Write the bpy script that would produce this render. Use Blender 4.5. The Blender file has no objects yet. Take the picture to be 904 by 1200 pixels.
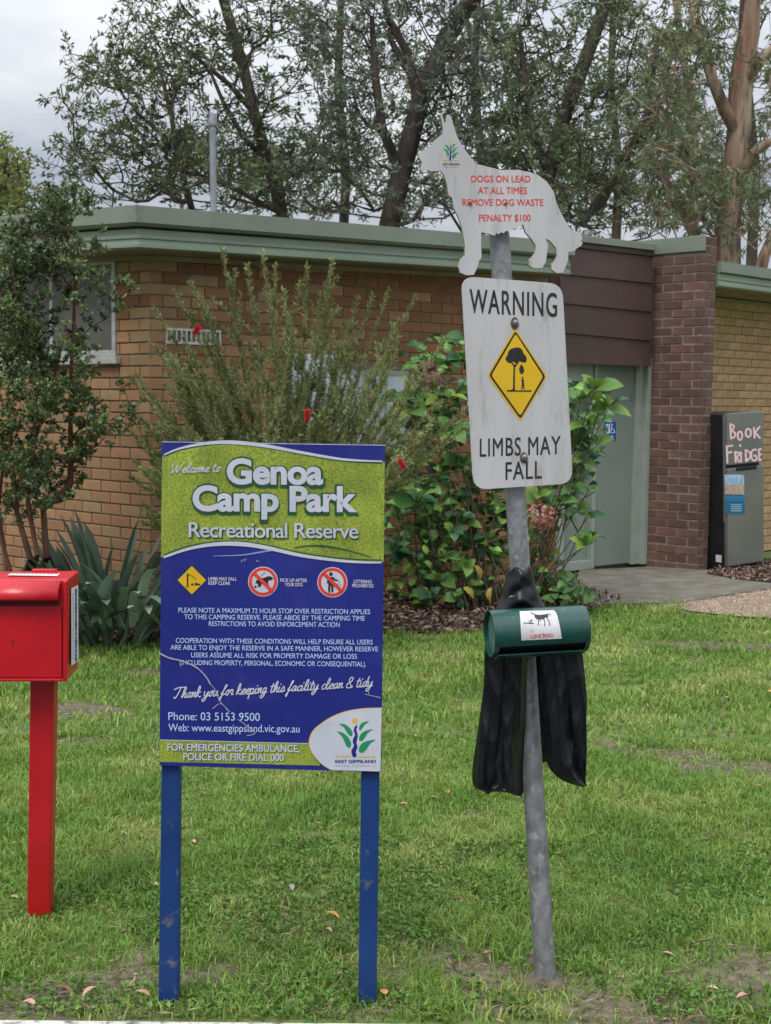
import bpy, math, random
import numpy as np
from mathutils import Vector, Matrix, geometry
random.seed(7)
rng = np.random.default_rng(11)
pi = math.pi
scene = bpy.context.scene
COL = scene.collection

# ------------------------------------------------------------ camera
FOC, CX, CY = 1600.0, 452.0, 600.0
PITCH, ROLL, CAMH = math.atan(130/1600), 0.010, 1.65
CAM = Vector((0, 0, CAMH))
_F = Vector((0, math.cos(PITCH), -math.sin(PITCH)))
_U0 = Vector((0, math.sin(PITCH), math.cos(PITCH)))
_R0 = Vector((1, 0, 0))
_R = _R0*math.cos(ROLL) + _U0*math.sin(ROLL)
_U = _U0*math.cos(ROLL) - _R0*math.sin(ROLL)
cd = bpy.data.cameras.new('camera'); cam = bpy.data.objects.new('camera', cd); COL.objects.link(cam)
cd.sensor_fit = 'VERTICAL'; cd.sensor_height = 36; cd.lens = FOC/1200*36
cd.clip_start = 0.05; cd.clip_end = 3000
cd.dof.use_dof = True; cd.dof.focus_distance = 3.9; cd.dof.aperture_fstop = 13
m = Matrix((( _R.x, _U.x, -_F.x, CAM.x), (_R.y, _U.y, -_F.y, CAM.y), (_R.z, _U.z, -_F.z, CAM.z), (0, 0, 0, 1)))
cam.matrix_world = m
scene.camera = cam

# ------------------------------------------------------------ light, exposure
scene.view_settings.view_transform = 'Standard'; scene.view_settings.look = 'None'
scene.view_settings.gamma = 1.0; scene.view_settings.exposure = 0.75
SUN_EL, SUN_AZ = math.radians(58), math.radians(205)
w = bpy.data.worlds.new("World"); scene.world = w; w.use_nodes = True
nt = w.node_tree; nt.nodes.clear()
def wn(t, **k):
    n = nt.nodes.new(t)
    for a, b in k.items(): setattr(n, a, b)
    return n
out = wn('ShaderNodeOutputWorld'); bg = wn('ShaderNodeBackground'); bg.inputs[1].default_value = 0.1
sky = wn('ShaderNodeTexSky', sky_type='NISHITA'); sky.sun_disc = False
sky.sun_elevation = SUN_EL; sky.sun_rotation = SUN_AZ
tc = wn('ShaderNodeTexCoord'); sep = wn('ShaderNodeSeparateXYZ'); nt.links.new(tc.outputs['Generated'], sep.inputs[0])
mp = wn('ShaderNodeMapping'); mp.inputs['Scale'].default_value = (1.3, 1.3, 3.2); nt.links.new(tc.outputs['Generated'], mp.inputs[0])
nz = wn('ShaderNodeTexNoise'); nz.inputs['Scale'].default_value = 2.6; nz.inputs['Detail'].default_value = 7; nz.inputs['Roughness'].default_value = .55
nt.links.new(mp.outputs[0], nz.inputs['Vector'])
ramp = wn('ShaderNodeValToRGB')
ramp.color_ramp.elements[0].position = .36; ramp.color_ramp.elements[0].color = (.52, .58, .70, 1)
ramp.color_ramp.elements[1].position = .64; ramp.color_ramp.elements[1].color = (1.0, 1.02, 1.06, 1)
nt.links.new(nz.outputs['Fac'], ramp.inputs[0])
# overcast sky: brightness grows from horizon to zenith as (1 + 2 sin h) / 3
ma = wn('ShaderNodeMath', operation='MAXIMUM'); ma.inputs[1].default_value = 0; nt.links.new(sep.outputs['Z'], ma.inputs[0])
mm = wn('ShaderNodeMath', operation='MULTIPLY_ADD'); mm.inputs[1].default_value = 12.5; mm.inputs[2].default_value = 2.75
nt.links.new(ma.outputs[0], mm.inputs[0])
vm = wn('ShaderNodeVectorMath', operation='SCALE'); nt.links.new(ramp.outputs[0], vm.inputs[0]); nt.links.new(mm.outputs[0], vm.inputs['Scale'])
mix = wn('ShaderNodeMix', data_type='RGBA'); mix.inputs[0].default_value = .94
nt.links.new(sky.outputs[0], mix.inputs[6]); nt.links.new(vm.outputs[0], mix.inputs[7])
nt.links.new(mix.outputs[2], bg.inputs[0]); nt.links.new(bg.outputs[0], out.inputs[0])
sd = bpy.data.lights.new('sun', 'SUN'); sd.energy = 1.3; sd.angle = math.radians(25); sd.color = (1, .97, .92)
so = bpy.data.objects.new('sun', sd); COL.objects.link(so)
so.rotation_euler = Vector((math.sin(SUN_AZ)*math.cos(SUN_EL), math.cos(SUN_AZ)*math.cos(SUN_EL), math.sin(SUN_EL))).to_track_quat('Z', 'Y').to_euler()
scene.cycles.max_bounces = 6; scene.cycles.transparent_max_bounces = 8

# ------------------------------------------------------------ measuring helpers (a sight line through a point of the photograph)
def ray(px, py): return _F + _R*((px-CX)/FOC) + _U*((CY-py)/FOC)
def at_Y(px, py, Y):
    d = ray(px, py); return CAM + d*(Y/d.y)
def ground(px, py, z=0.0):
    d = ray(px, py); return CAM + d*((z-CAMH)/d.z)
def on_plane(px, py, P, n):
    d = ray(px, py); return CAM + d*((P-CAM).dot(n)/d.dot(n))

# ------------------------------------------------------------ material helpers
def material(name, c1, c2=None, scale=8, rough=.7, bump=0, bscale=60, spec=.4, metal=0, rnd=0, rnd_hue=0, detail=5, coord='Object', lo=.35, hi=.65, stretch=None, dirt=None, trans=0, c3=None):
    mt = bpy.data.materials.new(name); mt.use_nodes = True; t = mt.node_tree; L = t.links.new
    b = t.nodes['Principled BSDF']; b.inputs['Roughness'].default_value = rough
    b.inputs['Specular IOR Level'].default_value = spec; b.inputs['Metallic'].default_value = metal
    c2 = c2 or c1
    N = lambda k: t.nodes.new(k)
    co = N('ShaderNodeTexCoord'); vec = co.outputs[coord]
    if stretch:
        mpn = N('ShaderNodeMapping'); mpn.inputs['Scale'].default_value = stretch; L(vec, mpn.inputs[0]); vec = mpn.outputs[0]
    n = N('ShaderNodeTexNoise'); n.inputs['Scale'].default_value = scale; n.inputs['Detail'].default_value = detail; L(vec, n.inputs['Vector'])
    r = N('ShaderNodeValToRGB'); e = r.color_ramp.elements
    e[0].position = lo; e[0].color = (*c1, 1); e[1].position = hi; e[1].color = (*c2, 1)
    L(n.outputs['Fac'], r.inputs[0]); colr = r.outputs[0]
    if rnd or rnd_hue or c3:
        oi = N('ShaderNodeObjectInfo'); g = N('ShaderNodeNewGeometry')
        a = N('ShaderNodeMath'); a.operation = 'ADD'; L(oi.outputs['Random'], a.inputs[0]); L(g.outputs['Random Per Island'], a.inputs[1])
        f = N('ShaderNodeMath'); f.operation = 'FRACT'; L(a.outputs[0], f.inputs[0])
        if c3:
            mr = N('ShaderNodeMapRange'); mr.inputs[1].default_value = .62; mr.inputs[2].default_value = .8; L(f.outputs[0], mr.inputs[0])
            mx = N('ShaderNodeMix'); mx.data_type = 'RGBA'; L(mr.outputs[0], mx.inputs[0]); L(colr, mx.inputs[6]); mx.inputs[7].default_value = (*c3, 1); colr = mx.outputs[2]
        f2 = N('ShaderNodeMath'); f2.operation = 'MULTIPLY'; f2.inputs[1].default_value = 7.13; L(f.outputs[0], f2.inputs[0])
        f3 = N('ShaderNodeMath'); f3.operation = 'FRACT'; L(f2.outputs[0], f3.inputs[0])
        h = N('ShaderNodeHueSaturation'); L(colr, h.inputs['Color'])
        v = N('ShaderNodeMapRange'); v.inputs[3].default_value = 1-rnd; v.inputs[4].default_value = 1+rnd; L(f.outputs[0], v.inputs[0]); L(v.outputs[0], h.inputs['Value'])
        v2 = N('ShaderNodeMapRange'); v2.inputs[3].default_value = .5-rnd_hue; v2.inputs[4].default_value = .5+rnd_hue; L(f3.outputs[0], v2.inputs[0]); L(v2.outputs[0], h.inputs['Hue'])
        colr = h.outputs[0]
    if dirt:   # (colour, scale, amount low, high)
        dn = N('ShaderNodeTexNoise'); dn.inputs['Scale'].default_value = dirt[1]; dn.inputs['Detail'].default_value = 8; dn.inputs['Roughness'].default_value = .7
        L(vec, dn.inputs['Vector'])
        mr = N('ShaderNodeMapRange'); mr.inputs[1].default_value = dirt[2]; mr.inputs[2].default_value = dirt[3]; L(dn.outputs['Fac'], mr.inputs[0])
        mx = N('ShaderNodeMix'); mx.data_type = 'RGBA'; L(mr.outputs[0], mx.inputs[0]); L(colr, mx.inputs[6]); mx.inputs[7].default_value = (*dirt[0], 1); colr = mx.outputs[2]
    L(colr, b.inputs['Base Color'])
    if bump:
        bn = N('ShaderNodeTexNoise'); bn.inputs['Scale'].default_value = bscale; bn.inputs['Detail'].default_value = 4; L(vec, bn.inputs['Vector'])
        bp = N('ShaderNodeBump'); bp.inputs['Strength'].default_value = min(1, bump); bp.inputs['Distance'].default_value = .01; L(bn.outputs['Fac'], bp.inputs['Height']); L(bp.outputs[0], b.inputs['Normal'])
    if trans:   # thin leaf: some light passes through
        tr = N('ShaderNodeBsdfTranslucent'); L(colr, tr.inputs[0]); ms = N('ShaderNodeMixShader'); ms.inputs[0].default_value = trans
        o = [q for q in t.nodes if q.type == 'OUTPUT_MATERIAL'][0]
        L(b.outputs[0], ms.inputs[1]); L(tr.outputs[0], ms.inputs[2]); L(ms.outputs[0], o.inputs[0])
    return mt

# ------------------------------------------------------------ object helpers
MW = {}
def tag(o, label=None, cat=None, group=None, kind=None):
    if label: o['label'] = label
    if cat: o['category'] = cat
    if group: o['group'] = group
    if kind: o['kind'] = kind
    return o
def thing(name, label, cat, loc=(0, 0, 0), rotz=0, group=None):
    o = bpy.data.objects.new(name, None); COL.objects.link(o); o.empty_display_size = .2
    o.location = loc; o.rotation_euler = (0, 0, rotz)
    MW[o.name] = Matrix.Translation(Vector(loc)) @ Matrix.Rotation(rotz, 4, 'Z')
    return tag(o, label, cat, group)
def link(name, me, mat=None, parent=None, M=None, smooth=False, kind=None, label=None):
    """link a mesh whose vertices (after M) are in world coordinates, as a child of parent"""
    o = bpy.data.objects.new(name, me); COL.objects.link(o)
    if mat is not None and len(me.materials) == 0: me.materials.append(mat)
    if smooth:
        me.polygons.foreach_set('use_smooth', [True]*len(me.polygons))
    M = M or Matrix.Identity(4)
    MW[o.name] = M
    if parent is not None:
        o.parent = parent
        o.matrix_basis = M
        o.matrix_parent_inverse = MW[parent.name].inverted()
    else: o.matrix_basis = M
    if kind: o['kind'] = kind
    if label: o['label'] = label
    return o
def mesh(V, Fc, name='m'):
    me = bpy.data.meshes.new(name); me.from_pydata([tuple(v) for v in V], [], Fc); me.update(); return me
def np_mesh(V, F, k, name='m'):
    """V (n,3), F (m,k) int"""
    me = bpy.data.meshes.new(name); n, mm_ = len(V), len(F)
    me.vertices.add(n); me.vertices.foreach_set('co', np.ascontiguousarray(V, dtype=np.float32).ravel())
    me.loops.add(mm_*k); me.loops.foreach_set('vertex_index', np.ascontiguousarray(F, dtype=np.int32).ravel())
    me.polygons.add(mm_); me.polygons.foreach_set('loop_start', np.arange(0, mm_*k, k, dtype=np.int32))
    me.update(calc_edges=True); return me
class MB:
    def __init__(s): s.V = []; s.F = []
    def quadbox(s, P):   # 8 points: bottom 4 then top 4
        b = len(s.V); s.V += [Vector(p) for p in P]
        s.F += [[b+i for i in f] for f in ((0, 3, 2, 1), (4, 5, 6, 7), (0, 1, 5, 4), (1, 2, 6, 5), (2, 3, 7, 6), (3, 0, 4, 7))]; return s
    def box(s, x0, x1, y0, y1, z0, z1, M=None):
        P = [Vector(p) for p in ((x0, y0, z0), (x1, y0, z0), (x1, y1, z0), (x0, y1, z0), (x0, y0, z1), (x1, y0, z1), (x1, y1, z1), (x0, y1, z1))]
        if M: P = [M @ p for p in P]
        return s.quadbox(P)
    def tube(s, pts, rad, n=8, cap=True):
        pts = [Vector(p) for p in pts]
        if not hasattr(rad, '__len__'): rad = [rad]*len(pts)
        b = len(s.V); a = None
        for i, p in enumerate(pts):
            t = (pts[min(i+1, len(pts)-1)]-pts[max(i-1, 0)]).normalized()
            if a is None: a = t.orthogonal().normalized()
            a = (a - t*a.dot(t)).normalized(); c = t.cross(a)
            for j in range(n):
                q = 2*pi*j/n; s.V.append(p + (a*math.cos(q)+c*math.sin(q))*rad[i])
        for i in range(len(pts)-1):
            for j in range(n):
                k = (j+1) % n; s.F.append([b+i*n+j, b+i*n+k, b+(i+1)*n+k, b+(i+1)*n+j])
        if cap:
            s.F.append([b+j for j in range(n)][::-1]); s.F.append([b+(len(pts)-1)*n+j for j in range(n)])
        return s
    def prism(s, poly, off):   # poly: list of 3D points, off: vector
        b = len(s.V); n = len(poly); off = Vector(off)
        s.V += [Vector(p) for p in poly] + [Vector(p)+off for p in poly]
        s.F.append(list(range(b, b+n))); s.F.append(list(range(b+n, b+2*n))[::-1])
        for i in range(n):
            j = (i+1) % n; s.F.append([b+i, b+n+i, b+n+j, b+j])
        return s
    def grid(s, G):   # rows of points
        b = len(s.V); nr, nc = len(G), len(G[0])
        for r in G: s.V += [Vector(p) for p in r]
        for i in range(nr-1):
            for j in range(nc-1): s.F.append([b+i*nc+j, b+i*nc+j+1, b+(i+1)*nc+j+1, b+(i+1)*nc+j])
        return s
    def ball(s, c, r, n=10, sc=(1, 1, 1)):
        c = Vector(c); G = []
        for i in range(n//2+1):
            th = pi*i/(n//2); G.append([c+Vector((r*sc[0]*math.sin(th)*math.cos(2*pi*j/n), r*sc[1]*math.sin(th)*math.sin(2*pi*j/n), r*sc[2]*math.cos(th))) for j in range(n+1)])
        return s.grid(G)
    def build(s, name, mat, parent=None, smooth=False, kind=None, label=None, bevel=0, seg=2, M=None, fix=True):
        me = mesh(s.V, s.F, name)
        if fix:
            import bmesh
            bm = bmesh.new(); bm.from_mesh(me); bmesh.ops.recalc_face_normals(bm, faces=bm.faces); bm.to_mesh(me); bm.free()
        o = link(name, me, mat, parent, M=M, kind=kind, label=label)
        if smooth:
            me.polygons.foreach_set('use_smooth', [True]*len(me.polygons))
            try: me.set_sharp_from_angle(angle=math.radians(40))
            except Exception: pass
        if bevel:
            md = o.modifiers.new('bevel', 'BEVEL'); md.width = bevel; md.segments = seg; md.limit_method = 'ANGLE'
        return o
def catmull(P, k=5):
    P = [Vector(p) for p in P]; out = []
    for i in range(len(P)-1):
        a, b, c, d = P[max(i-1, 0)], P[i], P[i+1], P[min(i+2, len(P)-1)]
        for j in range(k):
            t = j/k; out.append(.5*((2*b)+(c-a)*t+(2*a-5*b+4*c-d)*t*t+(3*b-a-3*c+d)*t**3))
    out.append(P[-1]); return out
def lattice_noise(x, y, scale, seed=0):
    r = np.random.default_rng(seed).random((256, 256)); X = x/scale+1000; Y = y/scale+1000
    xi = np.floor(X).astype(int); yi = np.floor(Y).astype(int); fx = X-xi; fy = Y-yi
    fx = fx*fx*(3-2*fx); fy = fy*fy*(3-2*fy); g = lambda a, b: r[a % 256, b % 256]
    return (g(xi, yi)*(1-fx)+g(xi+1, yi)*fx)*(1-fy)+(g(xi, yi+1)*(1-fx)+g(xi+1, yi+1)*fx)*fy
def fbm(x, y, scale, seed=0): return .55*lattice_noise(x, y, scale, seed)+.3*lattice_noise(x, y, scale/2.3, seed+1)+.15*lattice_noise(x, y, scale/5.1, seed+2)

# flat print and plates: a panel is a plane in the world; print is laid on it in thin layers
class Panel:
    def __init__(s, P0, n): s.P0 = Vector(P0); s.n = Vector(n).normalized()
    def P(s, px, py, lift=0): return on_plane(px, py, s.P0, s.n) + s.n*lift
    def poly(s, pts, lift, name, mat, parent, label=None, tilt=None):
        V = [s.P(x, y, lift) for x, y in pts]
        me = mesh(V, [list(range(len(V)))], name)
        return link(name, me, mat, parent, label=label)
    def plate(s, pts, thick, name, mat, parent=None, bevel=0, label=None, lift=0):
        return MB().prism([s.P(x, y, lift) for x, y in pts], -s.n*thick).build(name, mat, parent, bevel=bevel, label=label)
    def ribbon_geo(s, pts, wd, lift, V, F, dl=1e-5):
        pts = [Vector((p[0], p[1])) for p in pts]; n = len(pts)
        ws = wd if hasattr(wd, '__len__') else [wd]*n
        b = len(V)
        for i, p in enumerate(pts):
            t = (pts[min(i+1, n-1)]-pts[max(i-1, 0)])
            t = t.normalized() if t.length > 1e-6 else Vector((1, 0)); q = Vector((-t.y, t.x))*ws[i]*.5
            e = t*ws[i]*.35*(-1 if i == 0 else (1 if i == n-1 else 0))
            V.append(s.P(*(p+q+e), lift+i*dl)); V.append(s.P(*(p-q+e), lift+i*dl))
        for i in range(n-1): F.append([b+2*i, b+2*i+1, b+2*i+3, b+2*i+2])
    def ribbons(s, strokes, wd, lift, name, mat, parent, smooth_k=0, label=None):
        V, F = [], []
        for k, st in enumerate(strokes):
            if smooth_k and len(st) > 2: st = [(p.x, p.y) for p in catmull([(a, b, 0) for a, b in st], smooth_k)]
            s.ribbon_geo(st, wd, lift+k*2e-5, V, F)
        return link(name, mesh(V, F, name), mat, parent, label=label)
    def text(s, body, x0, x1, yb, cap, lift, name, mat, parent, bold=0, shear=0, slope=0, spacing=1.0):
        V2, Fc = text2d(body, bold, shear, spacing); mn, mx = V2[:, 0].min(), V2[:, 0].max(); sx = (x1-x0)/(mx-mn)
        nk = len(V2)//5 if 0 < bold < .035 else len(V2)
        V = [s.P(x0+(x-mn)*sx, yb-y*cap/CAPH+slope*(x-mn)*sx, lift+(i//nk)*2e-5) for i, (x, y) in enumerate(V2)]
        return link(name, mesh(V, Fc, name), mat, parent)
def text2d(body, bold=0, shear=0, spacing=1.0):
    if 0 < bold < .035:     # a heavier weight: the letter laid down again a hair to each side
        V, F = text2d(body, 0, shear, spacing); n = len(V); VV, FF = [], []
        for k, (dx, dy) in enumerate(((0, 0), (bold, bold*.5), (-bold, bold*.5), (bold, -bold*.5), (-bold, -bold*.5))):
            VV.append(V+np.array([dx, dy])); FF += [[i+k*n for i in f] for f in F]
        return np.concatenate(VV), FF
    c = bpy.data.curves.new('t', 'FONT'); c.body = body; c.size = 1; c.dimensions = '2D'; c.fill_mode = 'FRONT'
    c.resolution_u = 5; c.offset = bold; c.shear = shear; c.space_character = spacing
    o = bpy.data.objects.new('t', c); COL.objects.link(o)
    dg = bpy.context.evaluated_depsgraph_get(); me = bpy.data.meshes.new_from_object(o.evaluated_get(dg))
    V = np.array([(v.co.x, v.co.y) for v in me.vertices]); Fc = [list(p.vertices) for p in me.polygons]
    bpy.data.objects.remove(o); bpy.data.curves.remove(c); bpy.data.meshes.remove(me); return V, Fc
CAPH = 1.0
_v, _f = text2d('H'); CAPH = _v[:, 1].max()
def ell(cx, cy, rx, ry=None, n=28, a0=0, a1=2*pi):
    ry = ry or rx; full = abs(a1-a0-2*pi) < 1e-6
    return [(cx+rx*math.cos(a0+(a1-a0)*i/(n if full else n-1)), cy+ry*math.sin(a0+(a1-a0)*i/(n if full else n-1))) for i in range(n)]

# ============================================================ GROUND
BARE = [(45, 1168, .30, .085), (575, 1142, .16, .07), (530, 1128, .12, .05), (895, 1140, .12, .16), (868, 904, .38, .17), (780, 884, .28, .14), (840, 757, .6, .16),
        (85, 834, .30, .14), (100, 868, .2, .1), (180, 787, .3, .12), (640, 1152, .10, .06), (425, 1180, .12, .06), (196, 1180, .11, .05), (820, 1175, .25, .05), (690, 870, .25, .12), (500, 1105, .14, .05)]
BARE = [(ground(a, b).x, ground(a, b).y, c, d) for a, b, c, d in BARE]
def bare(x, y):
    v = np.zeros_like(x)
    for a, b, rx, ry in BARE:
        d = ((x-a)/rx)**2+((y-b)/ry)**2
        v = np.maximum(v, np.clip(1.5-d*1.0, 0, 1))
    nn = fbm(x, y, .35, 5); n2 = fbm(x, y, .09, 9); v = np.maximum(v, np.clip((4.15-y)*1.5, 0, .55)*(nn > .48))
    return np.clip((v*(.2+.9*nn+.9*n2)-.25)*1.15 + np.clip((nn*.5+n2*.5-.55)*5, 0, .7), 0, .86)
def gz(x, y): return (fbm(x, y, .9, 21)-.5)*.05*np.clip((y-3.4)*2, 0, 1)*np.clip((10.5-y)*.8, .25, 1)
KERB_Y = ground(452, 1199.3).y
PX = ((0, 737), (60, 745), (120, 752), (190, 750), (320, 744), (440, 742), (560, 740), (640, 726), (690, 718), (732, 706))
BED = [ground(a, b) for a, b in ((-60, 738),)+PX]
def lawn_limit(x):    # the front edge of the garden bed
    xs = np.array([p.x for p in BED]); ys = np.array([p.y for p in BED]); return np.interp(x, xs, ys)

soil = material('soil_and_turf', (.075, .13, .025), (.14, .17, .045), scale=14, rough=.95, bump=.7, bscale=90, dirt=((.10, .072, .05), 5, .55, .66))
bare_soil = material('bare_soil', (.075, .055, .04), (.15, .115, .085), scale=22, rough=.95, bump=.9, bscale=120)
# one material that goes from turf to bare soil by the worn-patch attribute
def worn_ground():
    mt = soil.copy(); mt.name = 'worn_lawn_ground'; t = mt.node_tree; L = t.links.new; b = t.nodes['Principled BSDF']
    at = t.nodes.new('ShaderNodeAttribute'); at.attribute_name = 'worn'
    co = t.nodes.new('ShaderNodeTexCoord'); n = t.nodes.new('ShaderNodeTexNoise'); n.inputs['Scale'].default_value = 30; n.inputs['Detail'].default_value = 8; L(co.outputs['Object'], n.inputs['Vector'])
    r = t.nodes.new('ShaderNodeValToRGB'); r.color_ramp.elements[0].position = .3; r.color_ramp.elements[0].color = (.05, .038, .026, 1); r.color_ramp.elements[1].position = .7; r.color_ramp.elements[1].color = (.20, .16, .115, 1)
    L(n.outputs['Fac'], r.inputs[0])
    prev = b.inputs['Base Color'].links[0].from_socket
    mx = t.nodes.new('ShaderNodeMix'); mx.data_type = 'RGBA'; L(at.outputs['Fac'], mx.inputs[0]); L(prev, mx.inputs[6]); L(r.outputs[0], mx.inputs[7]); L(mx.outputs[2], b.inputs['Base Color']); return mt
def lawn_ground():
    xs = np.arange(-3.6, 6.6, .04); ys = np.arange(KERB_Y+.001, 14.5, .04); X, Y = np.meshgrid(xs, ys); nx, ny = len(xs), len(ys)
    Z = gz(X, Y)+.0
    V = np.stack([X, Y, Z], -1).reshape(-1, 3); i = np.arange(ny-1)[:, None]*nx+np.arange(nx-1)[None]; i = i.ravel()
    F = np.stack([i, i+1, i+nx+1, i+nx], -1); me = np_mesh(V, F, 4, 'lawn_ground')
    a = me.attributes.new('worn', 'FLOAT', 'POINT'); a.data.foreach_set('value', bare(X, Y).ravel().astype(np.float32))
    return link('lawn_soil', me, worn_ground(), smooth=True, kind='structure')
lawn_ground()
far = MB()
x0, x1, y0, y1 = -3.6, 6.54, KERB_Y+.02, 14.44
for a, b, c, d in ((-400, x0, y0, 900), (x1, 400, y0, 900), (x0, x1, y1, 900)):
    far.V += [Vector((a, c, -.012)), Vector((b, c, -.012)), Vector((b, d, -.012)), Vector((a, d, -.012))]; k = len(far.V)-4; far.F.append([k, k+1, k+2, k+3])
far.build('ground', soil, kind='structure', fix=False)
concrete = material('kerb_concrete', (.52, .5, .46), (.66, .64, .6), scale=9, rough=.9, bump=.5, bscale=150, dirt=((.12, .11, .1), 16, .5, .62))
MB().box(-60, 60, KERB_Y-.15, KERB_Y, -.14, .004).build('kerb', concrete, kind='structure', bevel=.012)
asphalt = material('asphalt', (.05, .05, .05), (.07, .07, .07), scale=40, rough=.95, bump=.8, bscale=300)
me = mesh([(-400, -60, -.13), (400, -60, -.13), (400, KERB_Y-.15, -.13), (-400, KERB_Y-.15, -.13)], [[0, 1, 2, 3]]); link('road', me, asphalt, kind='structure')

def flat(name, pix, z, mat, thick=0, kind='structure'):
    P = [ground(a, b, z) for a, b in pix]; b = MB().prism(P, (0, 0, -thick or -.02)); return b.build(name, mat, kind=kind)
slabm = material('slab_concrete', (0.116, 0.105, 0.082), (0.184, 0.170, 0.139), scale=5, rough=.85, bump=.4, bscale=110, dirt=((.10, .10, .065), 3, .5, .68))
flat('concrete_slab', [(668, 683), (691, 707.5), (790, 706), (904, 688.5), (990, 674), (990, 655), (835, 668), (760, 664), (680, 668)], .035, slabm, .12)
gravel = material('gravel_bed', (.33, .25, .18), (.45, .35, .26), scale=60, rough=.95, bump=.8, bscale=220)
GP = [(772, 709), (830, 702.5), (904, 691), (990, 680), (990, 724), (904, 724), (866, 722), (812, 716)]
P = [ground(a, b, .022) for a, b in GP]; link('gravel_path', mesh(P, [list(range(len(P)))]), gravel, kind='structure')

# ============================================================ BUILDING
AL = math.radians(40.2)
A = Vector((-1.73, 10.0, 0)); D = Vector((math.cos(AL), math.sin(AL), 0)); N_ = Vector((D.y, -D.x, 0))
BE = math.radians(42.0); E = Vector((-math.cos(BE), math.sin(BE), 0)); NE_ = Vector((-E.y, E.x, 0))  # outward from left face
if NE_.dot(CAM-A) < 0: NE_ = -NE_
class Wall:
    def __init__(s, O, d, n): s.O = Vector(O); s.d = Vector(d); s.n = Vector(n); s.M = Matrix(((d.x, n.x, 0, O.x), (d.y, n.y, 0, O.y), (0, 0, 1, 0), (0, 0, 0, 1)))
    def s_of(s, px, out=0):   # where along the wall the sight line of image column px meets it
        p = on_plane(px, 500, s.O+s.n*out, s.n); return (p-s.O).dot(s.d)
    def sz(s, px, py, out=0):
        p = on_plane(px, py, s.O+s.n*out, s.n); return (p-s.O).dot(s.d), p.z
    def pt(s, a, z, out=0): return s.O+s.d*a+Vector((0, 0, z))+s.n*out
    def box(s, mb, a0, a1, z0, z1, o0, o1):
        return mb.quadbox([s.pt(a0, z0, o0), s.pt(a1, z0, o0), s.pt(a1, z0, o1), s.pt(a0, z0, o1), s.pt(a0, z1, o0), s.pt(a1, z1, o0), s.pt(a1, z1, o1), s.pt(a0, z1, o1)])
front = Wall(A, D, N_); left = Wall(A, E, NE_)
bld = thing('amenities_building', 'low tan brick amenities block with green fascia and brown boards over its door', 'building', (0, 13, 0))
mortar = material('mortar', (.12, .098, .07), (.175, .143, .105), scale=30, rough=.95, bump=.5)
mortar_p = material('pillar_mortar', (.17, .14, .115), (.30, .255, .21), scale=30, rough=.95, bump=.5)
B_tan = material('tan_brick', (0.274, 0.170, 0.079), (0.324, 0.211, 0.109), scale=6, rough=.85, bump=.45, bscale=140, rnd=.16, rnd_hue=.008, dirt=((.2, .13, .075), 12, .5, .75))
B_org = material('orange_brick', (.28, .148, .072), (.33, .182, .093), scale=6, rough=.85, bump=.45, bscale=140, rnd=.13, rnd_hue=.008, dirt=((.24, .13, .07), 12, .52, .75))
B_red = material('red_brown_brick', (0.189, 0.083, 0.036), (0.238, 0.115, 0.050), scale=6, rough=.85, bump=.45, bscale=140, rnd=.12, rnd_hue=.008, dirt=((.14, .07, .035), 12, .52, .75))
B_pil = material('dark_red_brick', (.10, .057, .045), (.155, .085, .066), scale=7, rough=.88, bump=.6, bscale=110, rnd=.22, rnd_hue=.008, dirt=((.32, .24, .19), 18, .62, .85))
B_yel = material('yellow_brick', (.42, .27, .145), (.49, .33, .185), scale=6, rough=.85, bump=.45, bscale=140, rnd=.13, rnd_hue=.008, dirt=((.27, .15, .05), 10, .5, .75))
def brick_mesh(L, H, T, seedv):
    r = random.Random(seedv); b = MB(); j = lambda: r.uniform(-.0018, .0018); c = .004
    # chamfered block: back rectangle, front rectangle inset
    P = [(0, 0), (L, 0), (L, H), (0, H)]; Q = [(c, c), (L-c, c), (L-c, H-c), (c, H-c)]
    V = [(x, -T, z) for x, z in P]+[(x, -c, z) for x, z in P]+[(x+j(), j()*.7, z+j()) for x, z in Q]
    F = [[0, 1, 5, 4], [1, 2, 6, 5], [2, 3, 7, 6], [3, 0, 4, 7], [4, 5, 9, 8], [5, 6, 10, 9], [6, 7, 11, 10], [7, 4, 8, 11], [8, 9, 10, 11]]
    return V, F
BM = {}
def brick_shared(L, mat, v):
    k = (round(L, 3), mat.name, v)
    if k not in BM:
        V, F = brick_mesh(L, .076, .02, v*31+int(L*1000)); me = mesh(V, F, 'brick'); me.materials.append(mat); BM[k] = me
    return BM[k]
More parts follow.
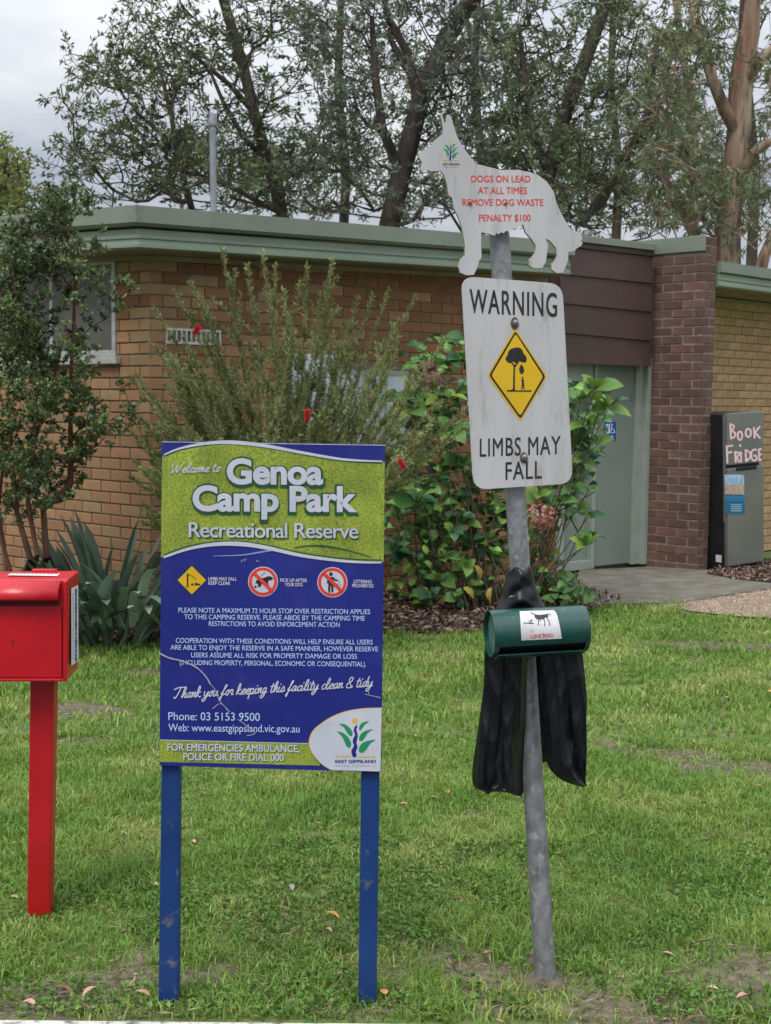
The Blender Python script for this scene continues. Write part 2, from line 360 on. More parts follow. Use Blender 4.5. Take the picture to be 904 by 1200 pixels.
def brick_wall(wall, a0, a1, z0, z1, pick, single, name, parent, out=0, holes=(), half=False, courses=.086, mod=.24, flip=False, stuffname='brick'):
    """bricks laid in running bond; single(a,z) says which are objects of their own, the rest are joined per material"""
    joined = {}; n = 0
    M0 = wall.M if not flip else wall.M
    k = 0; z = z0
    while z+.06 < z1:
        h = min(.076, z1-z)
        a = a0-(mod/2 if k % 2 else 0)
        while a < a1-.02:
            s, e = max(a, a0), min(a+mod-.01, a1)
            a += mod
            segs = [(s, e)]
            for hs, he, hz0, hz1 in holes:
                if z+.04 > hz0 and z+.04 < hz1:
                    ns = []
                    for p, q in segs:
                        if q <= hs or p >= he: ns.append((p, q))
                        else:
                            if p < hs: ns.append((p, hs))
                            if q > he: ns.append((he, q))
                    segs = ns
            for p, q in segs:
                if q-p < .03: continue
                L = round(q-p, 2) if (q-p) < .225 else q-p
                mt = pick(p, z); v = random.randrange(3)
                jo = random.uniform(-.0015, .0015)
                M = M0 @ Matrix.Translation((p, out+jo, z))
                if single((p+q)/2, z):
                    link(name, brick_shared(L, mt, v), None, parent, M=M); n += 1
                else:
                    V, F = brick_mesh(L, h, .02, v*31+7); j = joined.setdefault(mt.name, [[], [], mt]); b = len(j[0]); j[0] += [M @ Vector(x) for x in V]; j[1] += [[b+i for i in f] for f in F]
        z += courses; k += 1
    for V, F, mt in joined.values():
        o = link(stuffname, mesh(V, F, stuffname), mt, parent, kind='stuff')
    return n
WT = 2.75
S_END = front.s_of(655)      # where the brick gives way to the entrance
S_PIL = front.s_of(762)
# openings
ws0, wz1 = front.sz(372, 432); ws1, wz0 = front.sz(478, 552)
lw_r, lw_top = left.sz(136, 301); _, lw_bot = left.sz(136, 418)
lw_l = left.s_of(-40)
vs0, vz1 = front.sz(194.5, 384); vs1, vz0 = front.sz(259, 405)
wallp = MB(); front.box(wallp, 0, S_END, -.1, WT, -.24, -.008); 
o_wf = wallp.build('wall', mortar, bld)
def pick_front(a, z):
    r = random.random(); t = min(1, a/3.0)
    if z < 2.07 and a < 1.0: return B_org if r < .65 else (B_tan if r < .85 else B_red)
    if a > 1.9: return B_red if r < .86 else B_org
    if r < .42*(1-t): return B_tan
    if r < .42*(1-t)+.12: return B_org
    return B_red if z > 2.07 else (B_org if r < .7 else B_red)
NB = [0]
def single_front(a, z):
    ok = z > 1.72 and (a < 2.55) and NB[0] < 215
    if ok: NB[0] += 1
    return ok
fh = [(ws0-.03, ws1+.03, wz0-.05, wz1+.03), (vs0, vs1, vz0, vz1)]
brick_wall(front, .0, S_END, 0, WT, pick_front, single_front, 'brick', o_wf, holes=fh)
wl = MB(); left.box(wl, .0, 5.2, -.1, WT, -.24, -.008); o_wl = wl.build('wall', mortar, bld)
NB2 = [0]
def single_left(a, z):
    ok = (z > .62 and z < 1.9 and a < 1.35) or (a < .5 and z >= 1.9)
    ok = ok and NB2[0] < 85
    if ok: NB2[0] += 1
    return ok
lh = [(lw_r, lw_l, lw_bot, lw_top)]
brick_wall(left, 0.0, 5.2, 0, WT, lambda a, z: (B_org if random.random() < .85 else B_tan) if z < 2.0 else random.choice([B_org, B_tan, B_red, B_org]), single_left, 'brick', o_wl, holes=lh, out=.002)

# --- left window: white frame, dusty panes
whitef = material('white_window_paint', (.30, .30, .29), (.42, .42, .41), scale=20, rough=.6, bump=.2, dirt=((.3, .28, .24), 9, .55, .75))
pane_m = material('dusty_glass', (.085, .078, .075), (.12, .11, .105), scale=4, rough=.4, spec=.3)
pane_w = material('frosted_glass', (.36, .42, .46), (.5, .56, .6), scale=3, rough=.25, spec=.5)
ow = MB(); mid = (lw_l+lw_r)/2
left.box(ow, lw_r, lw_r+.045, lw_bot+.05, lw_top-.05, -.05, .012); left.box(ow, lw_l-.045, lw_l, lw_bot+.05, lw_top-.05, -.05, .012)
m1 = left.s_of(62)
left.box(ow, m1-.02, m1+.02, lw_bot+.05, lw_top-.05, -.05, .008)
left.box(ow, lw_r, lw_l, lw_top-.05, lw_top, -.05, .012); left.box(ow, lw_r, lw_l, lw_bot, lw_bot+.05, -.05, .012)
win = ow.build('window', whitef, bld, bevel=.004)
for s0, s1 in ((lw_r+.045, m1-.02), (m1+.02, lw_l-.045)):
    g = MB(); left.box(g, s0, s1, lw_bot+.05, lw_top-.05, -.006, .004); g.build('pane', pane_m, win)
sb = MB(); left.box(sb, lw_r-.06, lw_l+.06, lw_bot-.055, lw_bot-.002, .004, .05); sb.build('sill', whitef, win, bevel=.005)
# --- front window behind the shrubs
greenp = material('grey_green_paint', (.235, .275, .225), (.275, .315, .26), scale=3, rough=.5, bump=.15, bscale=60, dirt=((.17, .185, .145), 6, .55, .8))
ow = MB()
for s0, s1, a, b in ((ws0, ws0+.04, wz0, wz1), (ws1-.04, ws1, wz0, wz1), (ws0+.04, ws1-.04, wz1-.04, wz1), (ws0+.04, ws1-.04, wz0, wz0+.04)):
    front.box(ow, s0, s1, a, b, -.05, -.002)
n = 4
for i in range(1, n):
    s = ws0+(ws1-ws0)*i/n; front.box(ow, s-.015, s+.015, wz0+.04, wz1-.04, -.05, -.004)
win2 = ow.build('window', greenp, bld)
for i in range(n):
    s0, s1 = ws0+(ws1-ws0)*i/n+.015, ws0+(ws1-ws0)*(i+1)/n-.015
    g = MB(); front.box(g, s0, s1, wz0+.04, wz1-.04, -.012, -.006); g.build('pane', pane_w, win2)
# --- breeze vent with dark slots
ventw = material('vent_cement', (.5, .5, .46), (.6, .6, .56), scale=30, rough=.85, bump=.4, dirt=((.25, .24, .2), 12, .5, .7))
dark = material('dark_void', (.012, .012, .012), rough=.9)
vb = MB(); H = vz1-vz0
front.box(vb, vs0, vs1, vz0, vz0+.018, -.03, .006); front.box(vb, vs0, vs1, vz1-.018, vz1, -.03, .006)
nn = 11
for i in range(nn+1):
    s = vs0+(vs1-vs0-.014)*i/nn; front.box(vb, s, s+.014, vz0+.018, vz1-.018, -.03, .004)
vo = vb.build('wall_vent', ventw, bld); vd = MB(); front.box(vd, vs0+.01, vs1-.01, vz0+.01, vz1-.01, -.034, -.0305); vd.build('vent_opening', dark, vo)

# --- roof: capping, fascia, soffit
cap_m = material('green_roof_capping', (.16, .19, .142), (.19, .22, .168), scale=2, rough=.42, spec=.5, bump=.08, dirt=((.12, .15, .1), 5, .58, .8))
fas_m = material('green_fascia_paint', (.195, .245, .185), (.23, .285, .215), scale=2, rough=.45, spec=.5, bump=.08, stretch=(1, 1, 4), dirt=((.15, .19, .13), 6, .58, .8))
sof_m = material('brown_soffit', (.22, .175, .12), (.29, .235, .165), scale=3, rough=.8, bump=.2)
OV = .30
# profile of the roof edge as (distance out, height): capping over a grooved gutter board
def profile(z):   # z: capping top
    return ([(OV+.06, z), (OV+.062, z-.115), (OV+.04, z-.135), (OV-.10, z-.14), (OV-.10, z+.004)],
            [(OV+.0, z-.15), (OV+.0, z-.185), (OV+.012, z-.19), (OV+.012, z-.215), (OV+.0, z-.222), (OV+.004, z-.25), (OV+.016, z-.256), (OV+.016, z-.278), (OV+.002, z-.287), (OV-.05, z-.29), (OV-.05, z-.15)])
def sweep(prof, stations):   # stations: list of (function(out, z) -> point)
    mb = MB(); n = len(prof); b = 0
    for st in stations: mb.V += [st(o, z) for o, z in prof]
    for i in range(len(stations)-1):
        for j in range(n):
            k = (j+1) % n; mb.F.append([i*n+j, i*n+k, (i+1)*n+k, (i+1)*n+j])
    mb.F.append(list(range(n))); mb.F.append([(len(stations)-1)*n+j for j in range(n)][::-1]); return mb
def miter(o):   # the corner point at distance o out of both walls
    # solve p = A + x D + y E with p.N_=o, p.NE_=o
    M2 = Matrix(((N_.x, N_.y), (NE_.x, NE_.y))); v = M2.inverted() @ Vector((o, o)); return A+Vector((v.x, v.y, 0))
ZT = front.sz(141, 238, OV+.06)[1]
ZT2 = front.sz(640, 279, OV+.06)[1]
zl = left.sz(20, 253, OV+.06)[1]; sl = left.s_of(20, OV+.06)
def zfront(s): return ZT+(ZT2-ZT)*s/S_END
def zleft(s): return ZT+(zl-ZT)*s/sl
roof = MB()
prof0, prof1 = profile(0)
S_F = front.s_of(664, OV)
def st_left(s): return lambda o, z: left.pt(s, 0, o)+Vector((0, 0, zleft(s)+z))
def st_corner(o, z): return miter(o)+Vector((0, 0, ZT+z))
def st_front(s): return lambda o, z: front.pt(s, 0, o)+Vector((0, 0, zfront(s)+z))
capo = sweep(prof0, [st_left(5.4), st_corner, st_front(S_F)]).build('roof_capping', cap_m, bld)
faso = sweep(prof1, [st_left(5.4), st_corner, st_front(S_F)]).build('fascia', fas_m, bld)
so1 = sweep([(OV-.05, -.283), (OV-.05, -.29), (-.2, -.29), (-.2, -.283)], [st_left(5.4), st_corner, st_front(S_F)]).build('soffit', sof_m, bld)
# a timber bead under the soffit against the brick
sweep([(0.03, -.292), (0.03, -.33), (-.0, -.33), (-.0, -.292)], [st_left(5.2), st_corner, st_front(S_F)]).build('soffit_bead', sof_m, bld)
# roof sheet
Zr = .01
pr = [left.pt(5.4, zleft(5.4)+Zr-.02, OV-.1), miter(OV-.1)+Vector((0, 0, ZT+Zr-.02)), front.pt(S_PIL+1.6, zfront(S_PIL)+Zr+.0, OV-.55), front.pt(S_PIL+1.6, zfront(S_PIL)+.0, -7.5), left.pt(5.4, zleft(5.4)+.0, -7.5)]
MB().prism(pr, (0, 0, -.04)).build('roof', material('roof_sheet', (.33, .36, .34), (.4, .43, .41), scale=3, rough=.4, metal=.3), bld)
# hidden return walls so that the block is closed
bk = MB(); left.box(bk, 5.0, 5.2, 0, WT, -7, -.245); bk.build('wall', mortar, bld)

# --- entrance: brown boards, door, sidelight
brown = material('brown_board_paint', (.058, .032, .028), (.074, .042, .037), scale=2.5, rough=.5, bump=.1, bscale=40, dirt=((.15, .12, .12), 7, .64, .85))
PO = .07
s0 = front.s_of(655, PO); s1 = front.s_of(762, PO)
boards = MB(); front.box(boards, s0, s1, front.sz(762, 428, PO)[1], front.sz(762, 299, PO)[1], -.2, PO-.045); bp = boards.build('cladding', brown, bld)
ys = [(319.6+9.5*0, 329.9), ]
zb = [front.sz(762, y, PO)[1] for y in (427.8, 397.6, 363.8, 330, 299.5)]
zbl = [front.sz(664, y, PO)[1] for y in (424, 388.8, 354, 319.8, 288.5)]
for i in range(4):
    b = MB(); z00 = zb[i]; z11 = zb[i+1]; zl0 = zbl[i]; zl1 = zbl[i+1]; t = (front.s_of(664, PO)-s0)/(s1-s0)
    q0 = zl0-(z00-zl0)*t; q1 = zl1-(z11-zl1)*t; ov = .014
    b.quadbox([front.pt(s0, q0-ov, PO-.025), front.pt(s1, z00-ov, PO-.025), front.pt(s1, z00-ov, PO), front.pt(s0, q0-ov, PO),
               front.pt(s0, q1, PO-.043), front.pt(s1, z11, PO-.043), front.pt(s1, z11, PO-.018), front.pt(s0, q1, PO-.018)])
    b.build('board', brown, bp, bevel=.003)
zc0, zc1 = front.sz(762, 293.5, PO)[1], front.sz(762, 285.5, PO)[1]; zd0, zd1 = front.sz(683, 284.3, PO)[1], front.sz(683, 276, PO)[1]
t = (front.s_of(683, PO)-s0)/(s1-s0); e0 = zc0+(zd0-zc0)/(1-t); e1 = zc1+(zd1-zc1)/(1-t)
b = MB(); b.quadbox([front.pt(s0, e0, -.3), front.pt(s1, zc0, -.3), front.pt(s1, zc0, PO+.03), front.pt(s0, e0, PO+.03), front.pt(s0, e1, -.3), front.pt(s1, zc1, -.3), front.pt(s1, zc1, PO+.03), front.pt(s0, e1, PO+.03)])
b.build('board_capping', cap_m, bld, bevel=.004)
b = MB(); b.quadbox([front.pt(s0, e0-.05, -.1), front.pt(s1, zc0-.05, -.1), front.pt(s1, zc0-.05, PO+.004), front.pt(s0, e0-.05, PO+.004), front.pt(s0, e0-.004, -.1), front.pt(s1, zc0-.004, -.1), front.pt(s1, zc0-.004, PO+.004), front.pt(s0, e0-.004, PO+.004)])
b.build('board_trim', brown, bld)
# door set, recessed
DO = -.10
door_m = material('door_paint', (0.183, 0.223, 0.189), (0.208, 0.248, 0.212), scale=2, rough=.42, bump=.06, bscale=30, dirt=((.15, .18, .15), 5, .62, .85))
f_m = material('door_frame_paint', (0.255, 0.297, 0.246), (0.297, 0.340, 0.289), scale=6, rough=.5, bump=.1, dirt=((.2, .22, .17), 10, .6, .8))
zd_t = front.sz(745, 428, DO)[1]+.03; dz0 = .05
sd0, sd1 = front.s_of(697, DO), front.s_of(742, DO)
b = MB(); front.box(b, sd0+.004, sd1-.004, dz0, zd_t, DO-.045, DO); door = b.build('door', door_m, bld, bevel=.003)
b = MB(); front.box(b, sd1-.06, sd1-.035, 1.68, 1.74, DO, DO+.006); b.build('lock_plate', material('brushed_steel', (.5, .5, .5), rough=.35, metal=.9), door)
fr = MB()
j0, j1 = front.s_of(742.5, DO), front.s_of(757.5, -.01)
front.box(fr, sd1, sd1+.1, .035, zd_t+.05, DO-.05, DO+.03)            # right jamb, wide flat
front.box(fr, sd1+.10, front.s_of(762, -.01), .035, zd_t+.05, DO-.05, -.005)   # outer post
front.box(fr, sd0-.05, sd0, .035, zd_t+.05, DO-.05, DO+.035)            # mullion between door and sidelight
sl0 = front.s_of(655, DO)
front.box(fr, sl0-.02, sl0+.04, .035, zd_t+.05, DO-.05, DO+.03)
front.box(fr, sl0+.04, sd0-.05, .035, .12, DO-.05, DO+.03); zt = front.sz(675, 447, DO)[1]; zk = front.sz(675, 500, DO)[1]
front.box(fr, sl0+.04, sd0-.05, zt, zd_t+.05, DO-.05, DO+.015)
front.box(fr, sl0+.04, sd0-.05, zk-.05, zk, DO-.05, DO+.02)
fro = fr.build('door_frame', f_m, bld, bevel=.003)
b = MB(); front.box(b, sl0+.04, sd0-.05, zk, zt, DO-.03, DO-.02); b.build('pane', pane_m, fro)
b = MB(); front.box(b, sl0+.04, sd0-.05, .12, zk-.05, DO-.03, DO-.02); b.build('panel', door_m, fro)
b = MB(); front.box(b, sl0-.2, front.s_of(764, DO), 0, WT, -2.2, DO-.06); b.build('wall', mortar, bld)
b = MB(); front.box(b, S_END, sl0, 0, zd_t+.1, -.3, -.008); b.build('door_post', f_m, bld)

# --- the fin: dark red brick pillar standing out from the wall
P2 = at_Y(822, 480, 13.3); P2.z = 0
d45 = Vector((math.sin(pi/4), math.cos(pi/4), 0))
fd = Vector((-math.cos(pi/4), math.sin(pi/4), 0)); fn = Vector((-fd.y, fd.x, 0))
if fn.dot(CAM-P2) < 0: fn = -fn
fin = Wall(P2, fd, fn)               # broad face
end = Wall(P2, d45, Vector((d45.y, -d45.x, 0)))   # narrow end face
FW = fin.s_of(761)
PZ1 = fin.sz(800, 296.5)[1]
pb = MB(); P = [P2+fd*.008*0+(d45*.006 - fn*0)+(-end.n*.008)+(-fn*.008)*0, ]
core = MB(); c0 = P2-fn*.004-end.n*.004
PTOP = fin.sz(800, 277.5, .02)[1]
core.prism([c0, c0+fd*(FW+1.0), c0+fd*(FW+1.0)+d45*.19, c0+d45*.19], (0, 0, PTOP-.01)).build('pillar', mortar_p, bld, label='dark red brick pillar right of the toilet door')
pil = bpy.data.objects['pillar']
pk = lambda a, z: B_pil
def brick_col(wall, widths_even, widths_odd, a0, z1, name):
    k = 0; z = .0
    while z+.07 < z1:
        a = a0
        for wd in (widths_even if k % 2 == 0 else widths_odd):
            M = wall.M @ Matrix.Translation((a, random.uniform(-.003, .004), z))
            link(name, brick_shared(round(wd-.01, 3), B_pil, random.randrange(3)), None, pil, M=M); a += wd
        z += .086; k += 1
brick_col(fin, [.24, .24, .12], [.12, .24, .24], .0, PZ1, 'pillar_brick')
brick_col(end, [.10, .10], [.20], .002, PTOP, 'pillar_brick')
# green capping on the pillar's broad face, running back
cz0 = PZ1+.004; cz1 = fin.sz(800, 277.5, .02)[1]
cb = MB(); a0 = .0; a1 = FW+1.6
def cp(a, z, o): return fin.pt(a, z, o)
cb.quadbox([cp(0.0, cz0, -.002), cp(a1, cz0, -.002), cp(a1, cz0, .02), cp(.0, cz0, .02), cp(.0, cz1, -.002), cp(a1, cz1, -.002), cp(a1, cz1, .02), cp(.0, cz1, .02)])
cb.quadbox([cp(0.05, cz1-.008, -.2), cp(a1, cz1-.008, -.2), cp(a1, cz1-.008, -.003), cp(.05, cz1-.008, -.003), cp(.05, cz1-.001, -.2), cp(a1, cz1-.001, -.2), cp(a1, cz1-.001, -.003), cp(.05, cz1-.001, -.003)])
cb.build('pillar_capping', cap_m, bld, bevel=.004)

# --- right wing of yellow brick
W0 = at_Y(836, 480, 14.5); W0.z = 0
wd = Vector((math.cos(math.radians(46)), math.sin(math.radians(46)), 0)); wn_ = Vector((wd.y, -wd.x, 0))
W0 = W0-wd*.9; wing = Wall(W0, wd, wn_)
WZ = wing.sz(860, 351)[1]
wb = MB(); wing.box(wb, 0, 5.2, 0, WZ+.1, -.24, -.008); o_ww = wb.build('wall', material('wing_mortar', (.17, .12, .07), (.24, .17, .1), scale=30, rough=.95, bump=.4), bld)
brick_wall(wing, 0, 5.2, 0, WZ, lambda a, z: B_yel, lambda a, z: .75 < a < 2.2 and z > .3, 'yellow_brick', o_ww)
OW = .55
fz = [wing.sz(870, y, OW)[1] for y in (310.5, 323, 339.5)]
prof = [(OW+.03, fz[0]), (OW+.032, fz[1]+.005), (OW+.01, fz[1]-.005), (OW-.1, fz[1]), (OW-.1, fz[0])]
hh = fz[1]-fz[2]
prof2 = [(OW, fz[1]-.012), (OW, fz[1]-.3*hh), (OW+.012, fz[1]-.34*hh), (OW+.012, fz[1]-.5*hh), (OW, fz[1]-.55*hh), (OW+.004, fz[1]-.7*hh), (OW+.016, fz[1]-.75*hh), (OW+.016, fz[1]-.92*hh), (OW, fz[2]), (OW-.05, fz[2]), (OW-.05, fz[1]-.012)]
st = [lambda o, z: wing.pt(-.01, z, o), lambda o, z: wing.pt(5.4, z, o)]
sweep(prof, st).build('roof_capping', cap_m, bld); sweep(prof2, st).build('fascia', fas_m, bld)
sweep([(OW-.05, fz[2]+.01), (OW-.05, fz[2]), (-.2, WZ+.005), (-.2, WZ+.015)], st).build('soffit', sof_m, bld)
sweep([(.03, WZ-.002), (.03, WZ-.035), (.0, WZ-.035), (.0, WZ-.002)], st).build('soffit_bead', sof_m, bld)
pr = [wing.pt(.3, fz[0]-.01, OW-.08), wing.pt(5.4, fz[0]-.01, OW-.08), wing.pt(5.4, fz[0]+.0, -5), wing.pt(.3, fz[0]+.0, -5)]
MB().prism(pr, (0, 0, -.04)).build('roof', bpy.data.materials['roof_sheet'], bld)

# --- restroom plate on the door (blue with white figures)
blue_m = material('blue_plate', (.008, .07, .33), (.01, .085, .38), scale=5, rough=.4)
white_p = material('white_print', (.72, .72, .72), (.78, .78, .78), scale=9, rough=.5)
dp = Panel(front.pt(sd0, 0, DO+.006), front.n)
rs = thing('restroom_sign', 'small blue restroom plate with white figures on the green door', 'sign', dp.P(715, 505))
dp.plate([(709, 494.5), (722, 494), (722, 516), (709, 516.5)], .005, 'plate', blue_m, rs)
V, Fc = [], []
for cx_ in (711.2, 714.0):
    dp.ribbon_geo([(cx_, 499.2), (cx_, 507.5)], 1.7, .0012, V, Fc)
    dp.ribbon_geo([(cx_-.75, 497.6), (cx_+.75, 497.6)], 1.5, .0013, V, Fc)
dp.ribbon_geo([(717.2, 499), (717.3, 503), (719.6, 503.2), (720.4, 506.6)], .9, .0012, V, Fc)
dp.ribbon_geo([(716.7, 497.4), (717.9, 497.4)], 1.2, .0013, V, Fc)
c = [(718.2+2.4*math.cos(t), 505+2.4*math.sin(t)) for t in np.linspace(.3, 4.4, 10)]; dp.ribbon_geo(c, .8, .0014, V, Fc)
for x in (713.4, 715.6, 717.6): dp.ribbon_geo([(x-.7, 511.6), (x+.7, 511.6)], 1.6, .0012, V, Fc)
link('pictogram', mesh(V, Fc), white_p, rs)

# --- flue pipe on the roof
galv = material('galvanised_steel', (.20, .215, .235), (.28, .295, .315), scale=14, rough=.5, metal=.55, bump=.15, dirt=((.2, .21, .22), 8, .5, .7))
fy = 12.6; pA = at_Y(251, 250, fy); pB = at_Y(249.6, 150, fy); pC = at_Y(249.5, 133, fy)
flue = thing('flue_pipe', 'tall galvanised flue pipe rising from the flat roof at left', 'pipe', (pA.x, pA.y, pA.z-.3))
r = .031
MB().tube([(pA.x, pA.y, pA.z-.3), (pB.x, pB.y, pB.z)], r, 14).build('pipe', galv, flue, smooth=True)
MB().tube([(pC.x, pC.y, pB.z+.02), (pC.x, pC.y, pB.z+.06), (pC.x, pC.y, pC.z)], [r*1.3, r*1.4, r*.9], 14).build('cowl', galv, flue, smooth=True)
cb = MB()
for k in range(5):
    q = 2*pi*k/5; cb.box(pC.x+r*.9*math.cos(q)-.004, pC.x+r*.9*math.cos(q)+.004, pC.y+r*.9*math.sin(q)-.004, pC.y+r*.9*math.sin(q)+.004, pB.z-.01, pB.z+.03)
cb.build('bracket', galv, flue)

# ============================================================ WELCOME SIGN
post_b = material('blue_post_paint', (.005, .032, .13), (.007, .042, .165), scale=5, rough=.55, spec=.3, bump=.12, bscale=40, dirt=((.10, .11, .12), 15, .60, .68))
sign_blue = material('sign_blue_print', (.010, .017, .165), (.013, .021, .195), scale=3, rough=.4, dirt=((.05, .05, .25), 6, .55, .9))
sign_white = material('sign_white_print', (.46, .48, .54), (.54, .56, .62), scale=12, rough=.45)
def turf_print(name, seed=0):
    mt = material(name, (.12, .20, .010), (.37, .42, .06), scale=190, rough=.5, detail=3, lo=.3, hi=.7)
    t = mt.node_tree; L = t.links.new; b = t.nodes['Principled BSDF']; prev = b.inputs['Base Color'].links[0].from_socket
    co = t.nodes.new('ShaderNodeTexCoord'); n = t.nodes.new('ShaderNodeTexNoise'); n.inputs['Scale'].default_value = 9; n.inputs['Detail'].default_value = 6; L(co.outputs['Object'], n.inputs['Vector'])
    mr = t.nodes.new('ShaderNodeMapRange'); mr.inputs[1].default_value = .3; mr.inputs[2].default_value = .7; mr.inputs[3].default_value = .72; mr.inputs[4].default_value = 1.15; L(n.outputs['Fac'], mr.inputs[0])
    h = t.nodes.new('ShaderNodeHueSaturation'); L(prev, h.inputs['Color']); L(mr.outputs[0], h.inputs['Value']); L(h.outputs[0], b.inputs['Base Color']); return mt
turf_m = turf_print('printed_turf'); dkgreen = material('dark_green_print', (.010, .075, .035), rough=.45)
pale_b = material('pale_blue_print', (.42, .55, .78), rough=.45); yel_m = material('sign_yellow_print', (.60, .37, .008), (.68, .43, .012), scale=6, rough=.45)
blk = material('black_print', (.012, .012, .012), (.03, .03, .03), scale=20, rough=.5); red_m = material('red_print', (.62, .035, .02), (.70, .05, .03), scale=8, rough=.45)
gold_m = material('gold_print', (.66, .42, .06), rough=.45); lgreen = material('leaf_green_print', (.008, .25, .09), rough=.45); grey_m = material('grey_print', (.28, .28, .3), rough=.5)
ochre = material('ochre_print', (.62, .42, .12), rough=.5)
gl, gr = ground(197, 1174), ground(430.5, 1177)
yb = (gl.y+gr.y)/2
BP = Panel((0, yb-.018, 0), (math.sin(.03), -math.cos(.03), 0))
ws = thing('welcome_sign', 'tall blue and green camp park welcome board on two blue posts', 'sign', (gl.x+.27, yb, 0))
BQ = [(190, 517), (451.5, 521), (447, 905), (187, 897)]
bd = BP.plate(BQ, .012, 'board', sign_blue, ws)
BP2 = Panel(Vector((0, yb-.003, 0)), BP.n)
for (ta, tb, ba, bb) in ((189.5, 210.5, 185.6, 208.2), (423.5, 445.2, 420.0, 441.2)):
    P = []
    yb_ = 1179
    gp = [BP2.P(ba, yb_), BP2.P(bb, yb_), BP2.P(tb, 897), BP2.P(ta, 897)]
    lo = [gp[0], gp[1]]; up = [gp[3], gp[2]]
    bb0 = [v+(u-v)*(1.35) for v, u in zip(lo, up)]
    dn = [v+(v-u)*.12 for v, u in zip(lo, up)]
    k = Vector((0, .05, 0)); mb = MB()
    mb.quadbox([dn[0], dn[1], dn[1]+k, dn[0]+k, bb0[0], bb0[1], bb0[1]+k, bb0[0]+k]).build('post', post_b, ws, bevel=.003)
l1 = .0006
top_curve = [(190.2, 534.8), (211, 526.3), (242, 520.3), (273, 519.2), (310, 523), (353.4, 531), (397, 538.4), (425, 540.6), (451.2, 541.4)]
low_curve = [(188.8, 653.5), (220, 642.6), (251, 637), (282, 636.6), (313, 641), (353.4, 650), (397, 656), (425, 658), (449.9, 658.4)]
sm = lambda c, k=5: [(p.x, p.y) for p in catmull([(a, b, 0) for a, b in c], k)]
tcv, lcv = sm(top_curve), sm(low_curve)
BP.poly(tcv+lcv[::-1], l1, 'turf_print', turf_m, ws)
def tapered(curve, w0, w1, w2): n = len(curve); return [w0+(w1-w0)*min(1, i/(n*.35)) if i < n*.35 else w1+(w2-w1)*((i-n*.35)/(n*.65)) for i in range(n)]
def rib(curve, w_, lift, name, mat):
    V, F = [], []; BP.ribbon_geo(curve, w_, lift, V, F, 0); return link(name, mesh(V, F), mat, ws)
rib([(x, y+1.2) for x, y in tcv[1:-1]], 1.4, l1*2, 'swoosh', dkgreen)
rib([(x, y-2.2) for x, y in lcv[1:-1]], 1.4, l1*2, 'swoosh', dkgreen)
rib([(x, y-.8) for x, y in tcv[1:-1]], tapered(tcv[1:-1], 1.5, 4.6, 1.6), l1*3, 'swoosh', sign_white)
rib([(x, y+.8) for x, y in lcv[1:-1]], tapered(lcv[1:-1], 2.5, 5.2, 1.8), l1*3, 'swoosh', sign_white)
rib(sm([(250, 651.5), (283, 650.4), (303, 647.4), (322, 644)]), tapered(range(16), .6, 1.6, 2.4), l1*2.5, 'swoosh', material('faded_blue_print', (.2, .27, .55), rough=.45))
rib(sm([(345, 641.5), (362, 639.4), (380, 639.8), (400, 643), (420, 648), (436, 653)]), tapered(range(26), .8, 2.0, .6), l1*4, 'swoosh', dkgreen)
# small headline shapes
def headline(s, x0, x1, yb_, cap):
    BP.text(s, x0-1.6, x1+2.6, yb_+2.0, cap+2.4, l1*5, 'lettering', dkgreen, ws, bold=.072, slope=.006, spacing=.98)
    BP.text(s, x0, x1, yb_, cap, l1*6, 'lettering', sign_white, ws, bold=.036, slope=.006, spacing=.98)
headline('Genoa', 266, 379, 566, 27.5); headline('Camp Park', 226, 419, 597.5, 27.5)
BP.text('Recreational Reserve', 222.6, 421.2, 630, 17.2, l1*5, 'lettering', dkgreen, ws, bold=.022, slope=.007, spacing=.92)
BP.text('Recreational Reserve', 221.6, 420.2, 629.2, 17.2, l1*6, 'lettering', sign_white, ws, bold=.008, slope=.007, spacing=.92)
